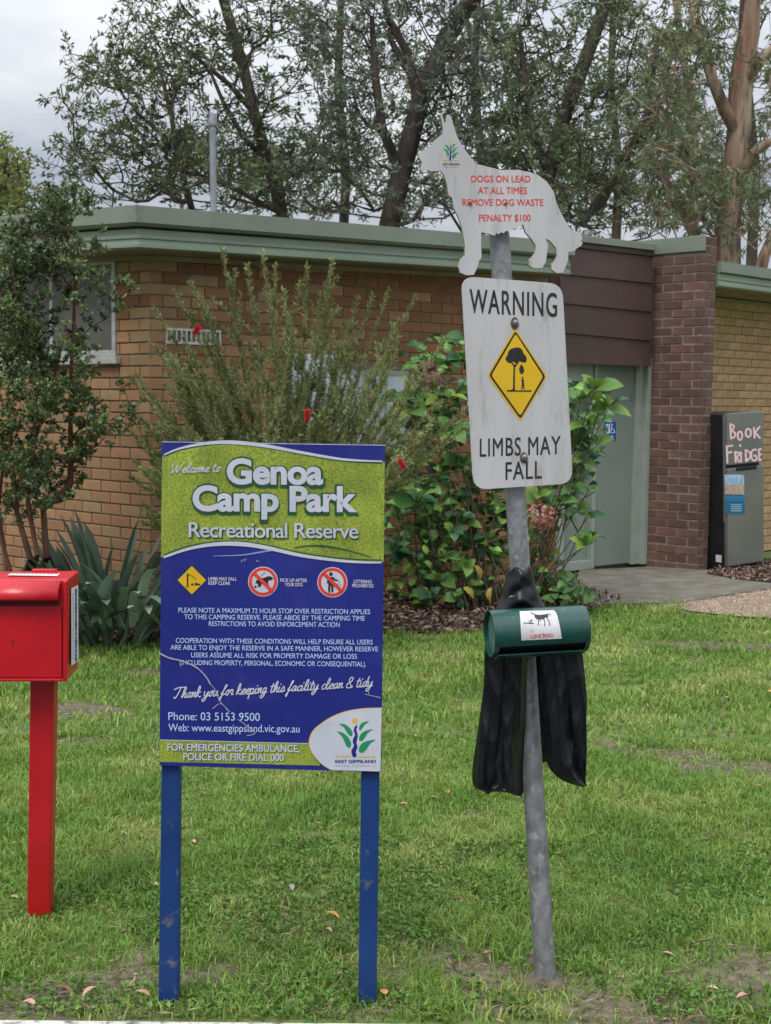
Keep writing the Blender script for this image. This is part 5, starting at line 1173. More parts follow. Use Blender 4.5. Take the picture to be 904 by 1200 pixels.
for i, (x, y) in enumerate(ends):
    dy = random.gauss(0, .22); e = at_Y(x+random.gauss(0, 3), y, YB+dy); s = B0+Vector((random.gauss(0, .10), random.gauss(0, .1), 0))
    mid1 = s*.55+e*.45+Vector(((B0.x-e.x)*.10, 0, .10+.1*random.random())); m0 = s*.85+e*.15+Vector(((B0.x-e.x)*.05, 0, .12))
    c = catmull([s, m0, mid1, e], 7); stems.append(c)
bb = thing('bottlebrush_bush', 'feathery needle-leaved bottlebrush bush reaching up behind the welcome sign', 'bush', B0)
mb = MB(); SB, SD = [], []
for c in stems:
    n = len(c); mb.tube(c, [.010*(1-i/n)+.0014 for i in range(n)], 5)
    # side shoots in the upper two thirds
    for k in range(24):
        f = random.uniform(.30, .98); i = int(f*(n-2)); p = c[i]; t = (c[i+1]-c[i]).normalized(); sdv = Vector(unit(1)[0]); q = (t*1.0+sdv*.75).normalized(); L = random.uniform(.10, .26)*(1.15-f*.5)
        e = p+q*L+Vector((0, 0, .03)); mb.tube([p, (p+e)/2-Vector((0, 0, .008)), e], [.0018, .0014, .0008], 3, cap=False); SB.append(tuple(p)); SD.append(tuple(e))
    for j in range(int(n*.45), n-1): SB.append(tuple(c[j])); SD.append(tuple(c[j+1]))
mb.build('stem', material('pale_brown_stem', (.12, .09, .06), (.22, .17, .11), scale=20, rough=.9), bb, smooth=True, fix=False)
SB, SD = np.array(SB), np.array(SD); per = 54; n = len(SB)*per; f = rng.uniform(0, 1.0, (n, 1)); P_ = np.repeat(SB, per, 0)*(1-f)+np.repeat(SD, per, 0)*f
ax_ = np.repeat(SD-SB, per, 0); ax_ /= np.linalg.norm(ax_, axis=1, keepdims=True)+1e-9; d = ax_*.9+unit(n)*.8; d /= np.linalg.norm(d, axis=1, keepdims=True)
lmb = leaf_mat('bottlebrush_needle', (.13, .165, .05), (.31, .34, .14), rough=.55, trans=.2, rnd=.35, hue=.02)
leaf_quads(P_, d, rng.uniform(.024, .048, n), rng.uniform(.0055, .009, n), 'foliage', lmb, bb, kind='stuff')
redf = leaf_mat('red_bottlebrush_filament', (.55, .01, .02), (.7, .03, .05), rough=.6, trans=.2, rnd=.2)
for k, (x, y, dy, tl) in enumerate(((230.5, 387, -.3, .9), (360.5, 487, -.6, 0), (471, 544, -.5, -.7))):
    p = at_Y(x, y, YB+dy); n = 420; a = Vector((math.sin(tl)*.6, 0, math.cos(tl))); hh_ = .038
    t = rng.uniform(-1, 1, (n, 1))*hh_; P_ = np.array(tuple(p))[None]+np.array(tuple(a))[None]*t; d = unit(n); d -= (d @ np.array(tuple(a)))[:, None]*np.array(tuple(a))[None]; d = d/np.linalg.norm(d, axis=1, keepdims=True)+np.array(tuple(a))[None]*.2
    leaf_quads(P_, d, rng.uniform(.018, .027, n), .0028, 'flower', redf, bb)
# poster frames half hidden by the bush (blue edged, pale)
nb_ = thing('notice_board', 'pale notice board with dark blue side strips behind the bottlebrush bush', 'notice board', front.pt(front.s_of(365), 1.6, .04))
s0, s1 = front.s_of(338, .03), front.s_of(394, .03); z1_ = front.sz(365, 415, .03)[1]; z0_ = front.sz(365, 512, .03)[1]
mbx_ = MB(); front.box(mbx_, s0+.03, s1-.03, z0_, z1_, .012, .03); mbx_.build('panel', material('faded_poster', (.38, .44, .52), (.6, .63, .68), scale=7, rough=.5), nb_)
for a in (s0, s1-.03):
    m_ = MB(); front.box(m_, a, a+.03, z0_-.01, z1_+.01, .010, .036); m_.build('side_strip', sign_blue, nb_)

# hydrangea: stout stems with rosettes of broad leaves; every large leaf is a piece of its own
def broad_leaf(L, W_, curl, seed=0):
    r = random.Random(seed); nu = 7; V = []; F = []
    for i in range(nu+1):
        t = i/nu; wv = W_*.5*(math.sin(pi*min(1, t**.8*1.0))**.8)*(1 if i not in (0, nu) else 0)+.0006
        if 0 < i < nu: wv *= 1+.05*(1 if i % 2 else -1)
        y = L*t*math.cos(curl*t*.6); z = L*.12*math.sin(pi*t*.8)-L*curl*.45*t*t
        V += [(-wv, y, z+wv*.32), (-wv*.5, y, z+wv*.10), (0, y, z-.001), (wv*.5, y, z+wv*.10), (wv, y, z+wv*.32)]
    for i in range(nu):
        for j in range(4): a = i*5+j; F.append([a, a+1, a+6, a+5])
    return mesh(V, F, 'leaf')
def vein_leaf_mat(name, c1, c2, rough=.33, trans=.18, rnd=.3, hue=.02):
    mt = leaf_mat(name, c1, c2, rough, trans, rnd, hue, spec=.5); t = mt.node_tree; L = t.links.new; b = t.nodes['Principled BSDF']
    co = t.nodes.new('ShaderNodeTexCoord'); wv = t.nodes.new('ShaderNodeTexWave'); wv.bands_direction = 'DIAGONAL'; wv.inputs['Scale'].default_value = 22; wv.inputs['Distortion'].default_value = 1.5; L(co.outputs['Object'], wv.inputs['Vector'])
    bp = t.nodes.new('ShaderNodeBump'); bp.inputs['Strength'].default_value = .5; bp.inputs['Distance'].default_value = .004; L(wv.outputs['Fac'], bp.inputs['Height']); L(bp.outputs[0], b.inputs['Normal']); return mt
hl = [vein_leaf_mat('hydrangea_leaf', (.065, .165, .03), (.12, .25, .05)), vein_leaf_mat('bright_hydrangea_leaf', (.13, .27, .04), (.23, .37, .07)), vein_leaf_mat('dark_hydrangea_leaf', (.035, .115, .045), (.06, .16, .06)), vein_leaf_mat('yellow_hydrangea_leaf', (.40, .30, .05), (.34, .26, .09), rough=.6)]
HM = {}
for k, mt in enumerate(hl):
    for v in range(3):
        me = broad_leaf(1, (.58+.06*v) if k < 3 else .40, (.25+.3*v) if k < 3 else .9, v); me.materials.append(mt); me.polygons.foreach_set('use_smooth', [True]*len(me.polygons)); HM[k, v] = me
YH = 10.7
HB = at_Y(585, 600, YH); HB.z = 0
hyd = thing('hydrangea_bush', 'large leafy green hydrangea with browning flower heads behind the leaning pole', 'bush', HB)
NL = [0]
def put_leaf(parent, p, dirv, L, k, roll=0, v=None, up=(0, 0, 1)):
    d = Vector(dirv).normalized(); z = Vector(up)-d*d.dot(Vector(up)); z = z.normalized() if z.length > 1e-3 else d.orthogonal(); x = d.cross(z); z = Matrix.Rotation(roll, 3, d) @ z; x = d.cross(z)
    M = Matrix(((x.x, d.x, z.x, p.x), (x.y, d.y, z.y, p.y), (x.z, d.z, z.z, p.z), (0, 0, 0, 1))) @ Matrix.Scale(L, 4)
    NL[0] += 1; return link('leaf', HM[k, random.randrange(3) if v is None else v], None, parent, M=M)
# rosettes: (px, py, leaf length in photo pixels, number, kind, depth offset)
ros = [(540, 425, 26, 7, 2, .1), (556, 460, 26, 6, 0, 0), (520, 470, 24, 7, 1, -.1), (486, 478, 26, 7, 0, 0), (528, 505, 28, 8, 0, -.2), (540, 545, 28, 6, 0, -.1), (470, 470, 22, 5, 2, .2), (545, 400, 20, 5, 2, .2), (500, 505, 24, 6, 2, .1), (535, 580, 24, 6, 2, .1),
       (490, 588, 27, 7, 0, -.3), (478, 570, 24, 5, 2, 0), (508, 600, 22, 5, 1, -.1), (468, 605, 20, 4, 0, -.1), (540, 612, 20, 7, 0, -.1), (530, 625, 18, 6, 1, -.3), (560, 600, 18, 6, 2, .1), (464, 645, 18, 8, 2, -.2), (475, 655, 17, 6, 2, -.1), (522, 655, 20, 8, 0, -.3), (545, 665, 18, 6, 1, -.2), (515, 680, 18, 6, 0, -.3), (535, 700, 16, 6, 0, -.4), (505, 700, 17, 6, 2, -.4), (560, 640, 18, 5, 2, 0),
       (698, 458, 26, 9, 1, -.4), (712, 480, 22, 7, 1, -.4), (680, 470, 24, 7, 0, -.3), (690, 500, 22, 6, 1, -.3), (672, 515, 22, 6, 0, -.2), (700, 520, 18, 4, 0, -.3), (668, 480, 20, 5, 2, -.1), (680, 540, 18, 4, 1, -.2),
       (630, 585, 24, 7, 1, -.3), (655, 590, 20, 5, 0, -.2), (678, 598, 17, 6, 0, -.3), (690, 605, 16, 6, 2, -.3), (686, 640, 20, 6, 1, -.4), (694, 630, 15, 4, 0, -.4), (670, 575, 16, 5, 0, -.2), (645, 560, 20, 5, 2, 0), (660, 545, 18, 4, 0, -.1), (610, 560, 22, 5, 2, 0), (690, 575, 14, 4, 0, -.3), (560, 520, 22, 5, 2, .15)]
stems_h = MB()
for (x, y, sz, n, k, dy) in ros:
    Y = YH+dy; p = at_Y(x, y, Y); ppm = FOC/Y; L = sz*1.22/ppm; b0 = HB+Vector((random.gauss(0, .12)+(p.x-HB.x)*.35, random.gauss(0, .12), 0)); m_ = b0*.45+p*.55+Vector((random.gauss(0, .05), random.gauss(0, .05), .06))
    stems_h.tube(catmull([b0, m_, p], 5), [.006, .0055, .005, .005, .0048, .0045, .004, .004, .0035, .0035, .003], 6)
    ph = random.random()*6
    for i in range(n):
        a = ph+2*pi*i/n+random.gauss(0, .2); el_ = random.uniform(-.25, .55) if i < n*.65 else random.uniform(.6, 1.1)
        d = Vector((math.cos(a)*math.cos(el_), math.sin(a)*math.cos(el_), math.sin(el_))); LL = L*random.uniform(.75, 1.1)*(1 if i < n*.65 else .7)
        kk = k if random.random() < .72 else random.choice([0, 1, 2])
        # leaves turn their faces up and outward, toward the open side
        put_leaf(hyd, p+d*L*.10, d, LL, kk, roll=random.gauss(0, .35), up=(0, -.75, .8))
for x0, y0, x1, y1 in ((660, 620, 705, 470), (560, 640, 700, 575), (655, 575, 688, 640), (560, 690, 552, 620), (520, 700, 500, 600), (540, 700, 535, 600), (640, 690, 636, 600), (500, 690, 470, 610)):
    a, b = at_Y(x0, y0, YH-.05), at_Y(x1, y1, YH-.3); stems_h.tube(catmull([a, (a+b)/2+Vector((0, 0, -.03)), b], 4), [.008, .008, .007, .007, .006, .006, .005, .005, .004], 6)
for _ in range(14):
    x = random.uniform(470, 650); a = at_Y(x, 640, YH+random.uniform(-.2, .5)); a.z = 0; b = a+Vector((random.gauss(0, .25), random.gauss(0, .15), random.uniform(.7, 1.35)))
    stems_h.tube(catmull([a, (a+b)/2+Vector((random.gauss(0, .05), 0, 0)), b], 3), [.006, .0055, .005, .0045, .004, .0035, .003], 5)
stems_h.build('stem', material('hydrangea_stem', (.07, .05, .032), (.15, .11, .07), scale=30, rough=.9), hyd, smooth=True, fix=False)
for x, y, s, a in ((556, 668, 22, .5), (543, 694, 20, 1.1), (523, 702, 17, -.6), (576, 694, 20, -.2), (556, 530, 20, .1)):
    p = at_Y(x, y-6, YH-.55); put_leaf(hyd, p, (a, -.35, -.8), s/149, 3, roll=random.gauss(0, .5), v=2, up=(.2, -1, .3))
# the mass of smaller and inner leaves
V_, F_ = [], []
src = [HM[2, v] for v in range(3)]
inner = []
for cx_, cy_, rx, ry, n in ((520, 440, 50, 50, 60), (500, 520, 45, 60, 80), (545, 600, 60, 60, 130), (490, 620, 45, 60, 90), (520, 690, 60, 25, 70), (620, 560, 60, 60, 80), (610, 650, 45, 45, 60), (680, 500, 28, 60, 60), (665, 560, 30, 50, 40), (640, 690, 40, 18, 40)):
    for _ in range(int(n*1.9)):
        t, r = random.uniform(0, 2*pi), math.sqrt(random.random()); inner.append(at_Y(cx_+rx*r*math.cos(t), cy_+ry*r*math.sin(t), YH+random.uniform(-.15, .55)))
for mi in (0, 1, 2):
    V_, F_ = [], []
    for q, p in enumerate(inner):
        if (0, 2, 2, 0, 1)[q % 5] != mi: continue
        if p.z < .05: continue
        me = src[q % 3]; L = random.uniform(.07, .14); d = Vector(unit(1)[0]); d.z = d.z*.5+.05; d.normalize(); up = Vector((random.gauss(0, .3), -.6, .8)); z = (up-d*d.dot(up)).normalized(); x = d.cross(z); b = len(V_)
        R3 = Matrix((x, d, z)).transposed(); V_ += [p+R3 @ (v.co*L) for v in me.vertices]; F_ += [[b+i for i in f.vertices] for f in me.polygons]
    link('foliage', mesh(V_, F_), hl[mi], hyd, smooth=True, kind='stuff')
# flower heads: domes of small four-petalled florets
pk1 = material('dried_pink_floret', (.34, .13, .10), (.55, .24, .21), scale=30, rough=.8, rnd=.5, rnd_hue=.03); pk2 = material('dried_brown_floret', (.11, .055, .04), (.22, .10, .08), scale=30, rough=.85, rnd=.5, rnd_hue=.03)
for x, y, rx, ry, mt, dy in ((634, 605, 19, 15, pk1, -.55), (509, 448, 15, 13, pk2, -.3), (500, 430, 10, 6, pk2, -.1)):
    c = at_Y(x, y, YH+dy); k = FOC/(YH+dy); Vv, Ff = [], []
    for i in range(230):
        u = unit(1)[0]
        if u[1] > .35: continue
        p = c+Vector((u[0]*rx/k, u[1]*rx/k, u[2]*ry/k))*random.uniform(.82, 1.05); nrm = Vector(u); a = nrm.orthogonal().normalized(); b = nrm.cross(a); s = .011
        for q in range(4):
            t = q*pi/2+u[0]*5; e1 = a*math.cos(t)+b*math.sin(t); e2 = a*math.cos(t+1.1)+b*math.sin(t+1.1); z = len(Vv)
            Vv += [p, p+e1*s, p+(e1+e2)*s*.75+nrm*.003, p+e2*s]; Ff.append([z, z+1, z+2, z+3])
    link('flower_head', mesh(Vv, Ff), mt, hyd, kind=None)

# strappy clump behind the letter box
strap = [leaf_mat('strap_leaf', (.08, .13, .085), (.14, .20, .14), rough=.42, trans=.06, rnd=.22, hue=.012), leaf_mat('pale_strap_leaf', (.23, .32, .24), (.33, .42, .31), rough=.45, trans=.06, rnd=.2, hue=.012)]
def strap_leaf(L, W_, arch, side, mat, parent, base, az, el_):
    n = 9; d = Vector((math.cos(az), math.sin(az), 0)); p = Vector(base); e = el_; V, F = [], []; sd = d.cross(Vector((0, 0, 1)))
    for i in range(n+1):
        t = i/n; wv = W_*.5*(.45+1.1*t if t < .5 else 1.0*max(0.02, math.sqrt(max(0, 1-((t-.5)/.5)**2.2)))); up = d*(-math.sin(e))+Vector((0, 0, math.cos(e)))
        V += [p+sd*wv+up*wv*.22, p, p-sd*wv+up*wv*.22]
        p = p+(d*math.cos(e)+Vector((0, 0, math.sin(e))))*L/n+sd*side*L*.006; e -= arch*(t**1.3)/n*2.2
    for i in range(n):
        for j in (0, 1): a = i*3+j; F.append([a, a+1, a+4, a+3])
    me = mesh(V, F, 'leaf'); return link('leaf', me, mat, parent, smooth=True)
SBp = at_Y(128, 700, 9.15); SBp.z = 0
sc = thing('strap_leaved_plant', 'grey-green clump of broad pointed strap leaves between letter box and welcome sign', 'plant', SBp)
random.seed(21)
for i in range(46):     # upright fan
    x = 75+112*(i+.5)/46+random.gauss(0, 5); az = pi*.5+random.uniform(-1, 1)*1.4 + (pi if random.random() < .35 else 0); dx = (x-130)/170
    b = SBp+Vector((dx*.8+random.gauss(0, .05), random.uniform(-.18, .2), 0)); az = (0 if dx > 0 else pi)+random.gauss(0, .5); el_ = 1.46-abs(dx)*2.2+random.gauss(0, .12)
    strap_leaf(random.uniform(.66, .94)*(1-.2*abs(dx)), random.uniform(.07, .105), .15+random.random()*.45, 0, strap[0], sc, b, az, el_)
for i in range(64):     # lower, arching outward toward the viewer, paler undersides up
    a = -pi/2+random.uniform(-1.5, 1.5); b = SBp+Vector((math.cos(a)*.24+random.gauss(0, .18), -.14+random.gauss(0, .08), .10+.1*random.random()))
    strap_leaf(random.uniform(.42, .66), random.uniform(.06, .085), random.uniform(.8, 1.7), 0, strap[1] if random.random() < .6 else strap[0], sc, b, a, random.uniform(.45, 1.15))

# low leafy plants at the foot of the wall
def rosette_plant(x, y, Y, n, L, label, k0):
    p = at_Y(x, y, Y); p.z = 0.02; t0 = thing('low_leafy_plant', label, 'plant', p, 0, 'low plants at the foot of the building')
    for i in range(n):
        a = 2*pi*i/n+random.gauss(0, .25); e = random.uniform(.15, 1.1); q = p+Vector((random.gauss(0, .05), random.gauss(0, .05), random.uniform(.02, .16)))
        put_leaf(t0, q, (math.cos(a)*math.cos(e), math.sin(a)*math.cos(e), math.sin(e)), L*random.uniform(.7, 1.15), random.choice(k0), up=(0, -.4, 1))
rosette_plant(652, 690, 10.9, 17, .17, 'low green leafy plant at the foot of the sidelight left of the slab', [0, 0, 2])
rosette_plant(628, 680, 11.2, 13, .17, 'low dark leafy plant just behind the pole at the bottom of the hydrangea', [0, 2])
rosette_plant(668, 702, 10.4, 12, .13, 'small green plant nearest the corner of the concrete slab', [0, 2])

# ============================================================ MULCH BED
P = [ground(a, b, .012) for a, b in PX]; back = [front.pt(S_END+.1, .012, -.02), front.pt(0, .012, -.02), left.pt(5, .012, -.02)]
bedm = material('mulch_soil', (.028, .017, .012), (.075, .045, .033), scale=24, rough=.95, bump=1, bscale=70)
PB = [left.pt(5, .012, 1.2)]+P+back
bme = mesh(PB, [list(range(len(PB)))]); link('garden_bed', bme, bedm, kind='structure')
def chips(name, pts, n, size, mat, z=.02):
    xs = [p.x for p in pts]; ys_ = [p.y for p in pts]; from_ = []
    poly = [(p.x, p.y) for p in pts]
    def inside(x, y):
        c = False; j = len(poly)-1
        for i in range(len(poly)):
            if (poly[i][1] > y) != (poly[j][1] > y) and x < (poly[j][0]-poly[i][0])*(y-poly[i][1])/(poly[j][1]-poly[i][1])+poly[i][0]: c = not c
            j = i
        return c
    while len(from_) < n:
        x, y = random.uniform(min(xs), max(xs)), random.uniform(min(ys_), max(ys_))
        if inside(x, y): from_.append((x, y, z+random.random()*.015))
    P_ = np.array(from_); d = unit(n); d[:, 2] *= .35; d /= np.linalg.norm(d, axis=1, keepdims=True)
    return leaf_quads(P_, d, rng.uniform(.5, 1.5, n)*size, rng.uniform(.5, 1.2, n)*size*.4, name, mat, None, kind='stuff')
chip_m = material('bark_chip', (.05, .028, .02), (.15, .085, .06), scale=12, rough=.9, rnd=.6, rnd_hue=.02, c3=(.26, .19, .14))
vis = [p for p in P]+[front.pt(S_END, 0, 0), front.pt(0, 0, 0), left.pt(1.8, 0, 0)]
tag(chips('bark_mulch', vis, 15000, .05, chip_m), 'dark bark mulch covering the garden bed along the building', 'mulch')
M2_ = [ground(a, b, .03) for a, b in ((829, 673), (850, 664), (880, 660), (960, 650), (960, 678), (904, 684), (860, 679))]
link('garden_bed', mesh([Vector((p.x, p.y, .042)) for p in M2_], [list(range(7))]), bedm, kind='structure')
tag(chips('bark_mulch', M2_, 4500, .04, chip_m, .045), 'reddish bark mulch on the ground under the fridge', 'mulch')
grm = material('gravel_stone', (.34, .26, .19), (.5, .41, .32), scale=12, rough=.9, rnd=.35, rnd_hue=.015)
tag(chips('loose_gravel', [ground(a, b, .02) for a, b in GP], 16000, .016, grm, .024), 'pinkish fine gravel beside the concrete slab', 'gravel')

# ============================================================ LAWN
def blades(n, y0, y1, hmul, wmul, name, mat, xlim=None):
    Yv = y0+(y1-y0)*rng.random(n)**.8; half = .31*Yv+.35; X = rng.uniform(-1, 1, n)*half
    keep = (Yv < lawn_limit(X)+.10*(rng.random(n)-.3)); 
    bw = bare(X, Yv); keep &= rng.random(n) > bw*1.05
    sx = ground(700, 712); # keep clear of slab and gravel
    keep &= ~((X > ground(672, 700).x) & (Yv > np.interp(X, [ground(a, b).x for a, b in ((668, 690), (691, 708), (800, 708), (812, 718), (866, 724), (904, 726), (990, 726))], [ground(a, b).y for a, b in ((668, 690), (691, 708), (800, 708), (812, 718), (866, 724), (904, 726), (990, 726))])))
    X, Yv = X[keep], Yv[keep]; n = len(X)
    cl_ = fbm(X, Yv, .28, 77); tuft = np.clip(-.25+2.2*cl_+1.1*fbm(X, Yv, .11, 40), .3, 2.2)
    hgt = rng.uniform(.010, .036, n)*tuft*hmul; wd = rng.uniform(.0028, .0066, n)*wmul
    a = rng.uniform(0, 2*pi, n); lean = rng.uniform(.15, 1.25, n); dx, dy = np.cos(a), np.sin(a); b = a+pi/2+rng.normal(0, .4, n); ux, uy = np.cos(b)*wd/2, np.sin(b)*wd/2
    Z = gz(X, Yv)-.004
    p0 = np.stack([X-ux, Yv-uy, Z], -1); p1 = np.stack([X+ux, Yv+uy, Z], -1)
    m1 = np.stack([X+dx*hgt*lean*.35-ux*.85, Yv+dy*hgt*lean*.35-uy*.85, Z+hgt*.62], -1); m2 = m1+np.stack([ux*1.7, uy*1.7, 0*ux], -1)
    tp_ = np.stack([X+dx*hgt*lean, Yv+dy*hgt*lean, Z+hgt*(1.05-.3*lean)], -1)
    V = np.stack([p0, p1, m2, m1, tp_], 1).reshape(-1, 3); k = np.arange(n)[:, None]*5
    F = np.concatenate([k+np.array([[0, 1, 2]]), k+np.array([[0, 2, 3]]), k+np.array([[3, 2, 4]])], 1).reshape(-1, 3)
    return link(name, np_mesh(V, F, 3, name), mat, None, kind='stuff')
def grass_mat():
    mt = leaf_mat('grass_blade', (.145, .265, .045), (.25, .365, .075), rough=.4, trans=.4, rnd=.35, hue=.022); t = mt.node_tree; L = t.links.new
    n = [q for q in t.nodes if q.type == 'TEX_NOISE'][0]; n.inputs['Scale'].default_value = 1.6; n.inputs['Detail'].default_value = 4
    r = [q for q in t.nodes if q.type == 'VALTORGB'][0]; e = r.color_ramp.elements.new(.5); e.color = (.20, .325, .058, 1); r.color_ramp.elements[0].position = .3; r.color_ramp.elements[-1].position = .72; r.color_ramp.elements[-1].color = (.38, .43, .13, 1)
    return mt
gm = grass_mat()
tag(blades(190000, KERB_Y+.0, 6.6, 1.0, 1.0, 'grass', gm), 'short green lawn grass in front of the building and round the posts', 'grass')
tag(blades(130000, 6.4, 12.8, 1.15, 1.9, 'grass', gm), 'lawn grass further back running up to the garden bed', 'grass')
# longer uncut grass round the feet of the posts and the pole
FP_ = [(ground(197, 1174), .05), (ground(430, 1176), .05), (ground(639, 1148), .06), (ground(47, 1075), .06)]
n = 1500; X = np.concatenate([p.x+rng.normal(0, r, n//4) for p, r in FP_]); Yv = np.concatenate([p.y+.02+rng.normal(0, r, n//4) for p, r in FP_])
a = rng.uniform(0, 2*pi, len(X)); d = np.stack([np.cos(a)*.5, np.sin(a)*.5, np.full(len(X), 1.0)], -1)+rng.normal(size=(len(X), 3))*.25; d /= np.linalg.norm(d, axis=1, keepdims=True)
tag(leaf_quads(np.stack([X, Yv, gz(X, Yv)-.004], -1), d, rng.uniform(.015, .045, len(X)), .0045, 'grass', gm, None, kind='stuff', droop=.1), 'longer uncut grass tufts round the feet of the posts', 'grass')
# clover and broad low weeds close to the kerb
n = 11000; Yv = rng.uniform(KERB_Y+.02, 5.0, n); X = rng.uniform(-1, 1, n)*(.31*Yv+.3); w_ = fbm(X, Yv, .3, 90) > .5; X, Yv = X[w_], Yv[w_]; X = np.repeat(X, 3); Yv = np.repeat(Yv, 3); n = len(X)
d = unit(n); d[:, 2] = np.abs(d[:, 2])*.4+.15; d /= np.linalg.norm(d, axis=1, keepdims=True)
wd_ = leaf_quads(np.stack([X, Yv, gz(X, Yv)+rng.uniform(.004, .022, n)], -1), d, rng.uniform(.010, .025, n), rng.uniform(.007, .015, n), 'clover', leaf_mat('clover_leaf', (.09, .19, .03), (.15, .26, .05), trans=.25), None, kind='stuff')
tag(wd_, 'small round-leaved weeds and clover among the grass near the kerb', 'weeds')
# dry thatch and specks of litter, uncountable
n = 15000; Yv = KERB_Y+.02+(11-KERB_Y)*rng.random(n)**1.4; X = rng.uniform(-1, 1, n)*(.31*Yv+.3); k_ = Yv < lawn_limit(X)-.05; X, Yv = X[k_], Yv[k_]; n = len(X); d = unit(n); d[:, 2] *= .15; d /= np.linalg.norm(d, axis=1, keepdims=True)
th = leaf_quads(np.stack([X, Yv, gz(X, Yv)+rng.uniform(.004, .022, n)], -1), d, rng.uniform(.012, .055, n), rng.uniform(.002, .0065, n), 'dry_thatch', material('dry_thatch', (.15, .105, .06), (.30, .23, .14), scale=10, rough=.9, rnd=.4), None, kind='stuff')
tag(th, 'fine dry stalks and specks of litter lying in the lawn', 'litter')

n = 26000; Yv = KERB_Y+.02+(11-KERB_Y)*rng.random(n); X = rng.uniform(-1, 1, n)*(.31*Yv+.3); k_ = (bare(X, Yv) > .45) & (Yv < lawn_limit(X)); X, Yv = X[k_], Yv[k_]; n = len(X); d = unit(n); d[:, 2] *= .3; d /= np.linalg.norm(d, axis=1, keepdims=True)
gr_ = leaf_quads(np.stack([X, Yv, gz(X, Yv)+rng.uniform(.001, .008, n)], -1), d, rng.uniform(.006, .022, n), rng.uniform(.003, .008, n), 'soil_crumbs', material('soil_crumb', (.06, .042, .03), (.22, .17, .12), scale=12, rough=.95, rnd=.5), None, kind='stuff')
tag(gr_, 'crumbs of bark and earth on the worn bare patches of the lawn', 'soil crumbs')

# ============================================================ FALLEN LEAVES, one by one
fl_cols = {'tan': ((.36, .23, .14), (.48, .33, .22)), 'orange': ((.48, .21, .05), (.6, .3, .08)), 'brown': ((.10, .045, .03), (.2, .09, .06)), 'pink': ((.42, .22, .17), (.52, .30, .24)), 'grey': ((.2, .17, .15), (.3, .26, .23))}
flm = {k: material('fallen_leaf_'+k, a, b, scale=40, rough=.75, rnd=.12) for k, (a, b) in fl_cols.items()}
def fallen(px, py, Lpx, wr, ang, col, label):
    p = ground(px, py, .02); p.z = float(gz(np.array([p.x]), np.array([p.y]))[0])+.022; k = FOC/p.y; L = Lpx/k; nu = 6; V, F = [], []; c = random.uniform(.3, 1.0)
    for i in range(nu+1):
        t = i/nu; w2 = L*wr*.5*math.sin(pi*(t**.85))+.0004; z = -L*.22*c*(2*t-1)**2+L*.1; V += [(-w2, L*(t-.5), z+w2*.5*c), (0, L*(t-.5), z), (w2, L*(t-.5), z+w2*.5*c)]
    for i in range(nu):
        for j in (0, 1): a = i*3+j; F.append([a, a+1, a+4, a+3])
    me = mesh(V, F, 'fallen_leaf'); M = Matrix.Translation(p) @ Matrix.Rotation(ang, 4, 'Z') @ Matrix.Rotation(random.gauss(0, .2)+.25, 4, 'X')
    o = link('fallen_leaf', me, flm[col], None, M=M, smooth=True); o['category'] = 'leaf'; o['label'] = label; o['group'] = 'fallen leaves on the lawn'; return o
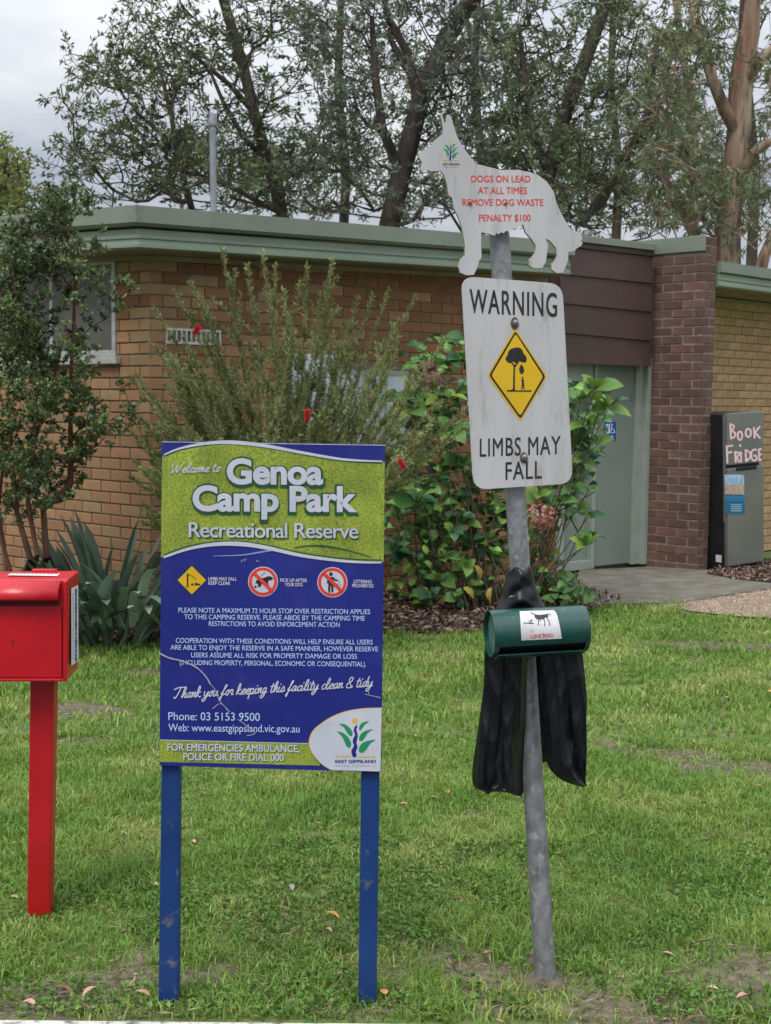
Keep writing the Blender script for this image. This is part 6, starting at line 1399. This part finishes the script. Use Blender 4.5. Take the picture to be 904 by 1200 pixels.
for a in ((15, 1052, 16, .45, 1.3, 'tan', 'tan fallen leaf in the grass left of the red post foot'), (34, 1175, 20, .5, 1.4, 'pink', 'pinkish curled fallen leaf on bare soil in the bottom left corner'), (105, 1160, 24, .28, -.7, 'pink', 'long pinkish-brown gum leaf at the right of the bottom left bare patch'),
    (75, 1158, 26, .35, 1.5, 'brown', 'dark brown curled leaf on the bottom left bare soil'), (180, 1037, 14, .55, .9, 'pink', 'pink-tan fallen leaf left of the left blue post'), (168, 1163, 20, .5, 1.6, 'tan', 'buff fallen leaf touching the foot of the left blue post'),
    (227, 986, 9, .6, .5, 'pink', 'small pink leaf in the grass just right of the left blue post'), (391, 1072, 20, .3, 1.2, 'orange', 'slim orange-tan leaf between the two blue posts'), (342, 1040, 16, .4, .2, 'grey', 'greyish crumpled leaf upright in the grass between the blue posts'),
    (385, 1089, 12, .5, 1.0, 'tan', 'short tan leaf under the slim orange one between the blue posts'), (450, 1162, 13, .8, .4, 'orange', 'bright orange leaf at the foot of the right blue post'), (474, 943, 12, .45, 1.5, 'pink', 'pinkish leaf in the grass right of the sign board bottom corner'),
    (524, 930, 10, .75, .2, 'orange', 'small bright orange leaf left of the black jacket hem'), (510, 937, 14, .3, 1.4, 'tan', 'thin tan leaf beside the small orange one'), (538, 1054, 14, .4, 1.5, 'brown', 'dark brown curled leaf in the grass left of the pole'),
    (545, 1077, 13, .3, 1.5, 'brown', 'reddish brown slim leaf below the dark curled one'), (573, 1115, 18, .3, -.9, 'pink', 'pink-brown gum leaf pointing up left of the pole foot'), (541, 1132, 18, .4, 1.2, 'brown', 'brown leaf on the bare patch left of the pole foot'),
    (784, 1116, 18, .35, 1.7, 'pink', 'pink fallen leaf in the lawn right of the pole foot'), (834, 1156, 18, .45, 1.3, 'tan', 'tan rounded leaf near the bottom right corner'), (872, 1167, 26, .35, 2.1, 'pink', 'large pinkish gum leaf in the bottom right corner'),
    (815, 1196-2, 40, .12, 2.0, 'brown', 'long dark red leaf lying at the bottom edge right of the pole'), (486, 865, 9, .5, .6, 'tan', 'small tan leaf high on the lawn right of the sign'), (855, 823, 16, .3, 1.5, 'pink', 'pinkish leaf far back on the right lawn'), (902, 812, 10, .6, .5, 'orange', 'orange leaf at the far right edge of the lawn'),
    (812, 868, 8, .6, .9, 'orange', 'small orange speck of a leaf by the right-hand bare patch'), (890, 925, 12, .35, 1.4, 'orange', 'orange-brown leaf below the right-hand bare patch'), (145, 975, 10, .5, 1.2, 'grey', 'grey leaf between the red post and the welcome sign')):
    fallen(*a)
tw = thing('twig', 'dark forked twig lying in the grass right of the pole foot', 'twig', ground(830, 1112, .03))
a, b, c = ground(815, 1104, .03), ground(833, 1101, .045), ground(835, 1122, .03); MB().tube([a, b], [.002, .003], 6).build('shoot', bark_d, tw, smooth=True); MB().tube([b, c], [.0035, .0025], 6).build('shoot', bark_d, tw, smooth=True)
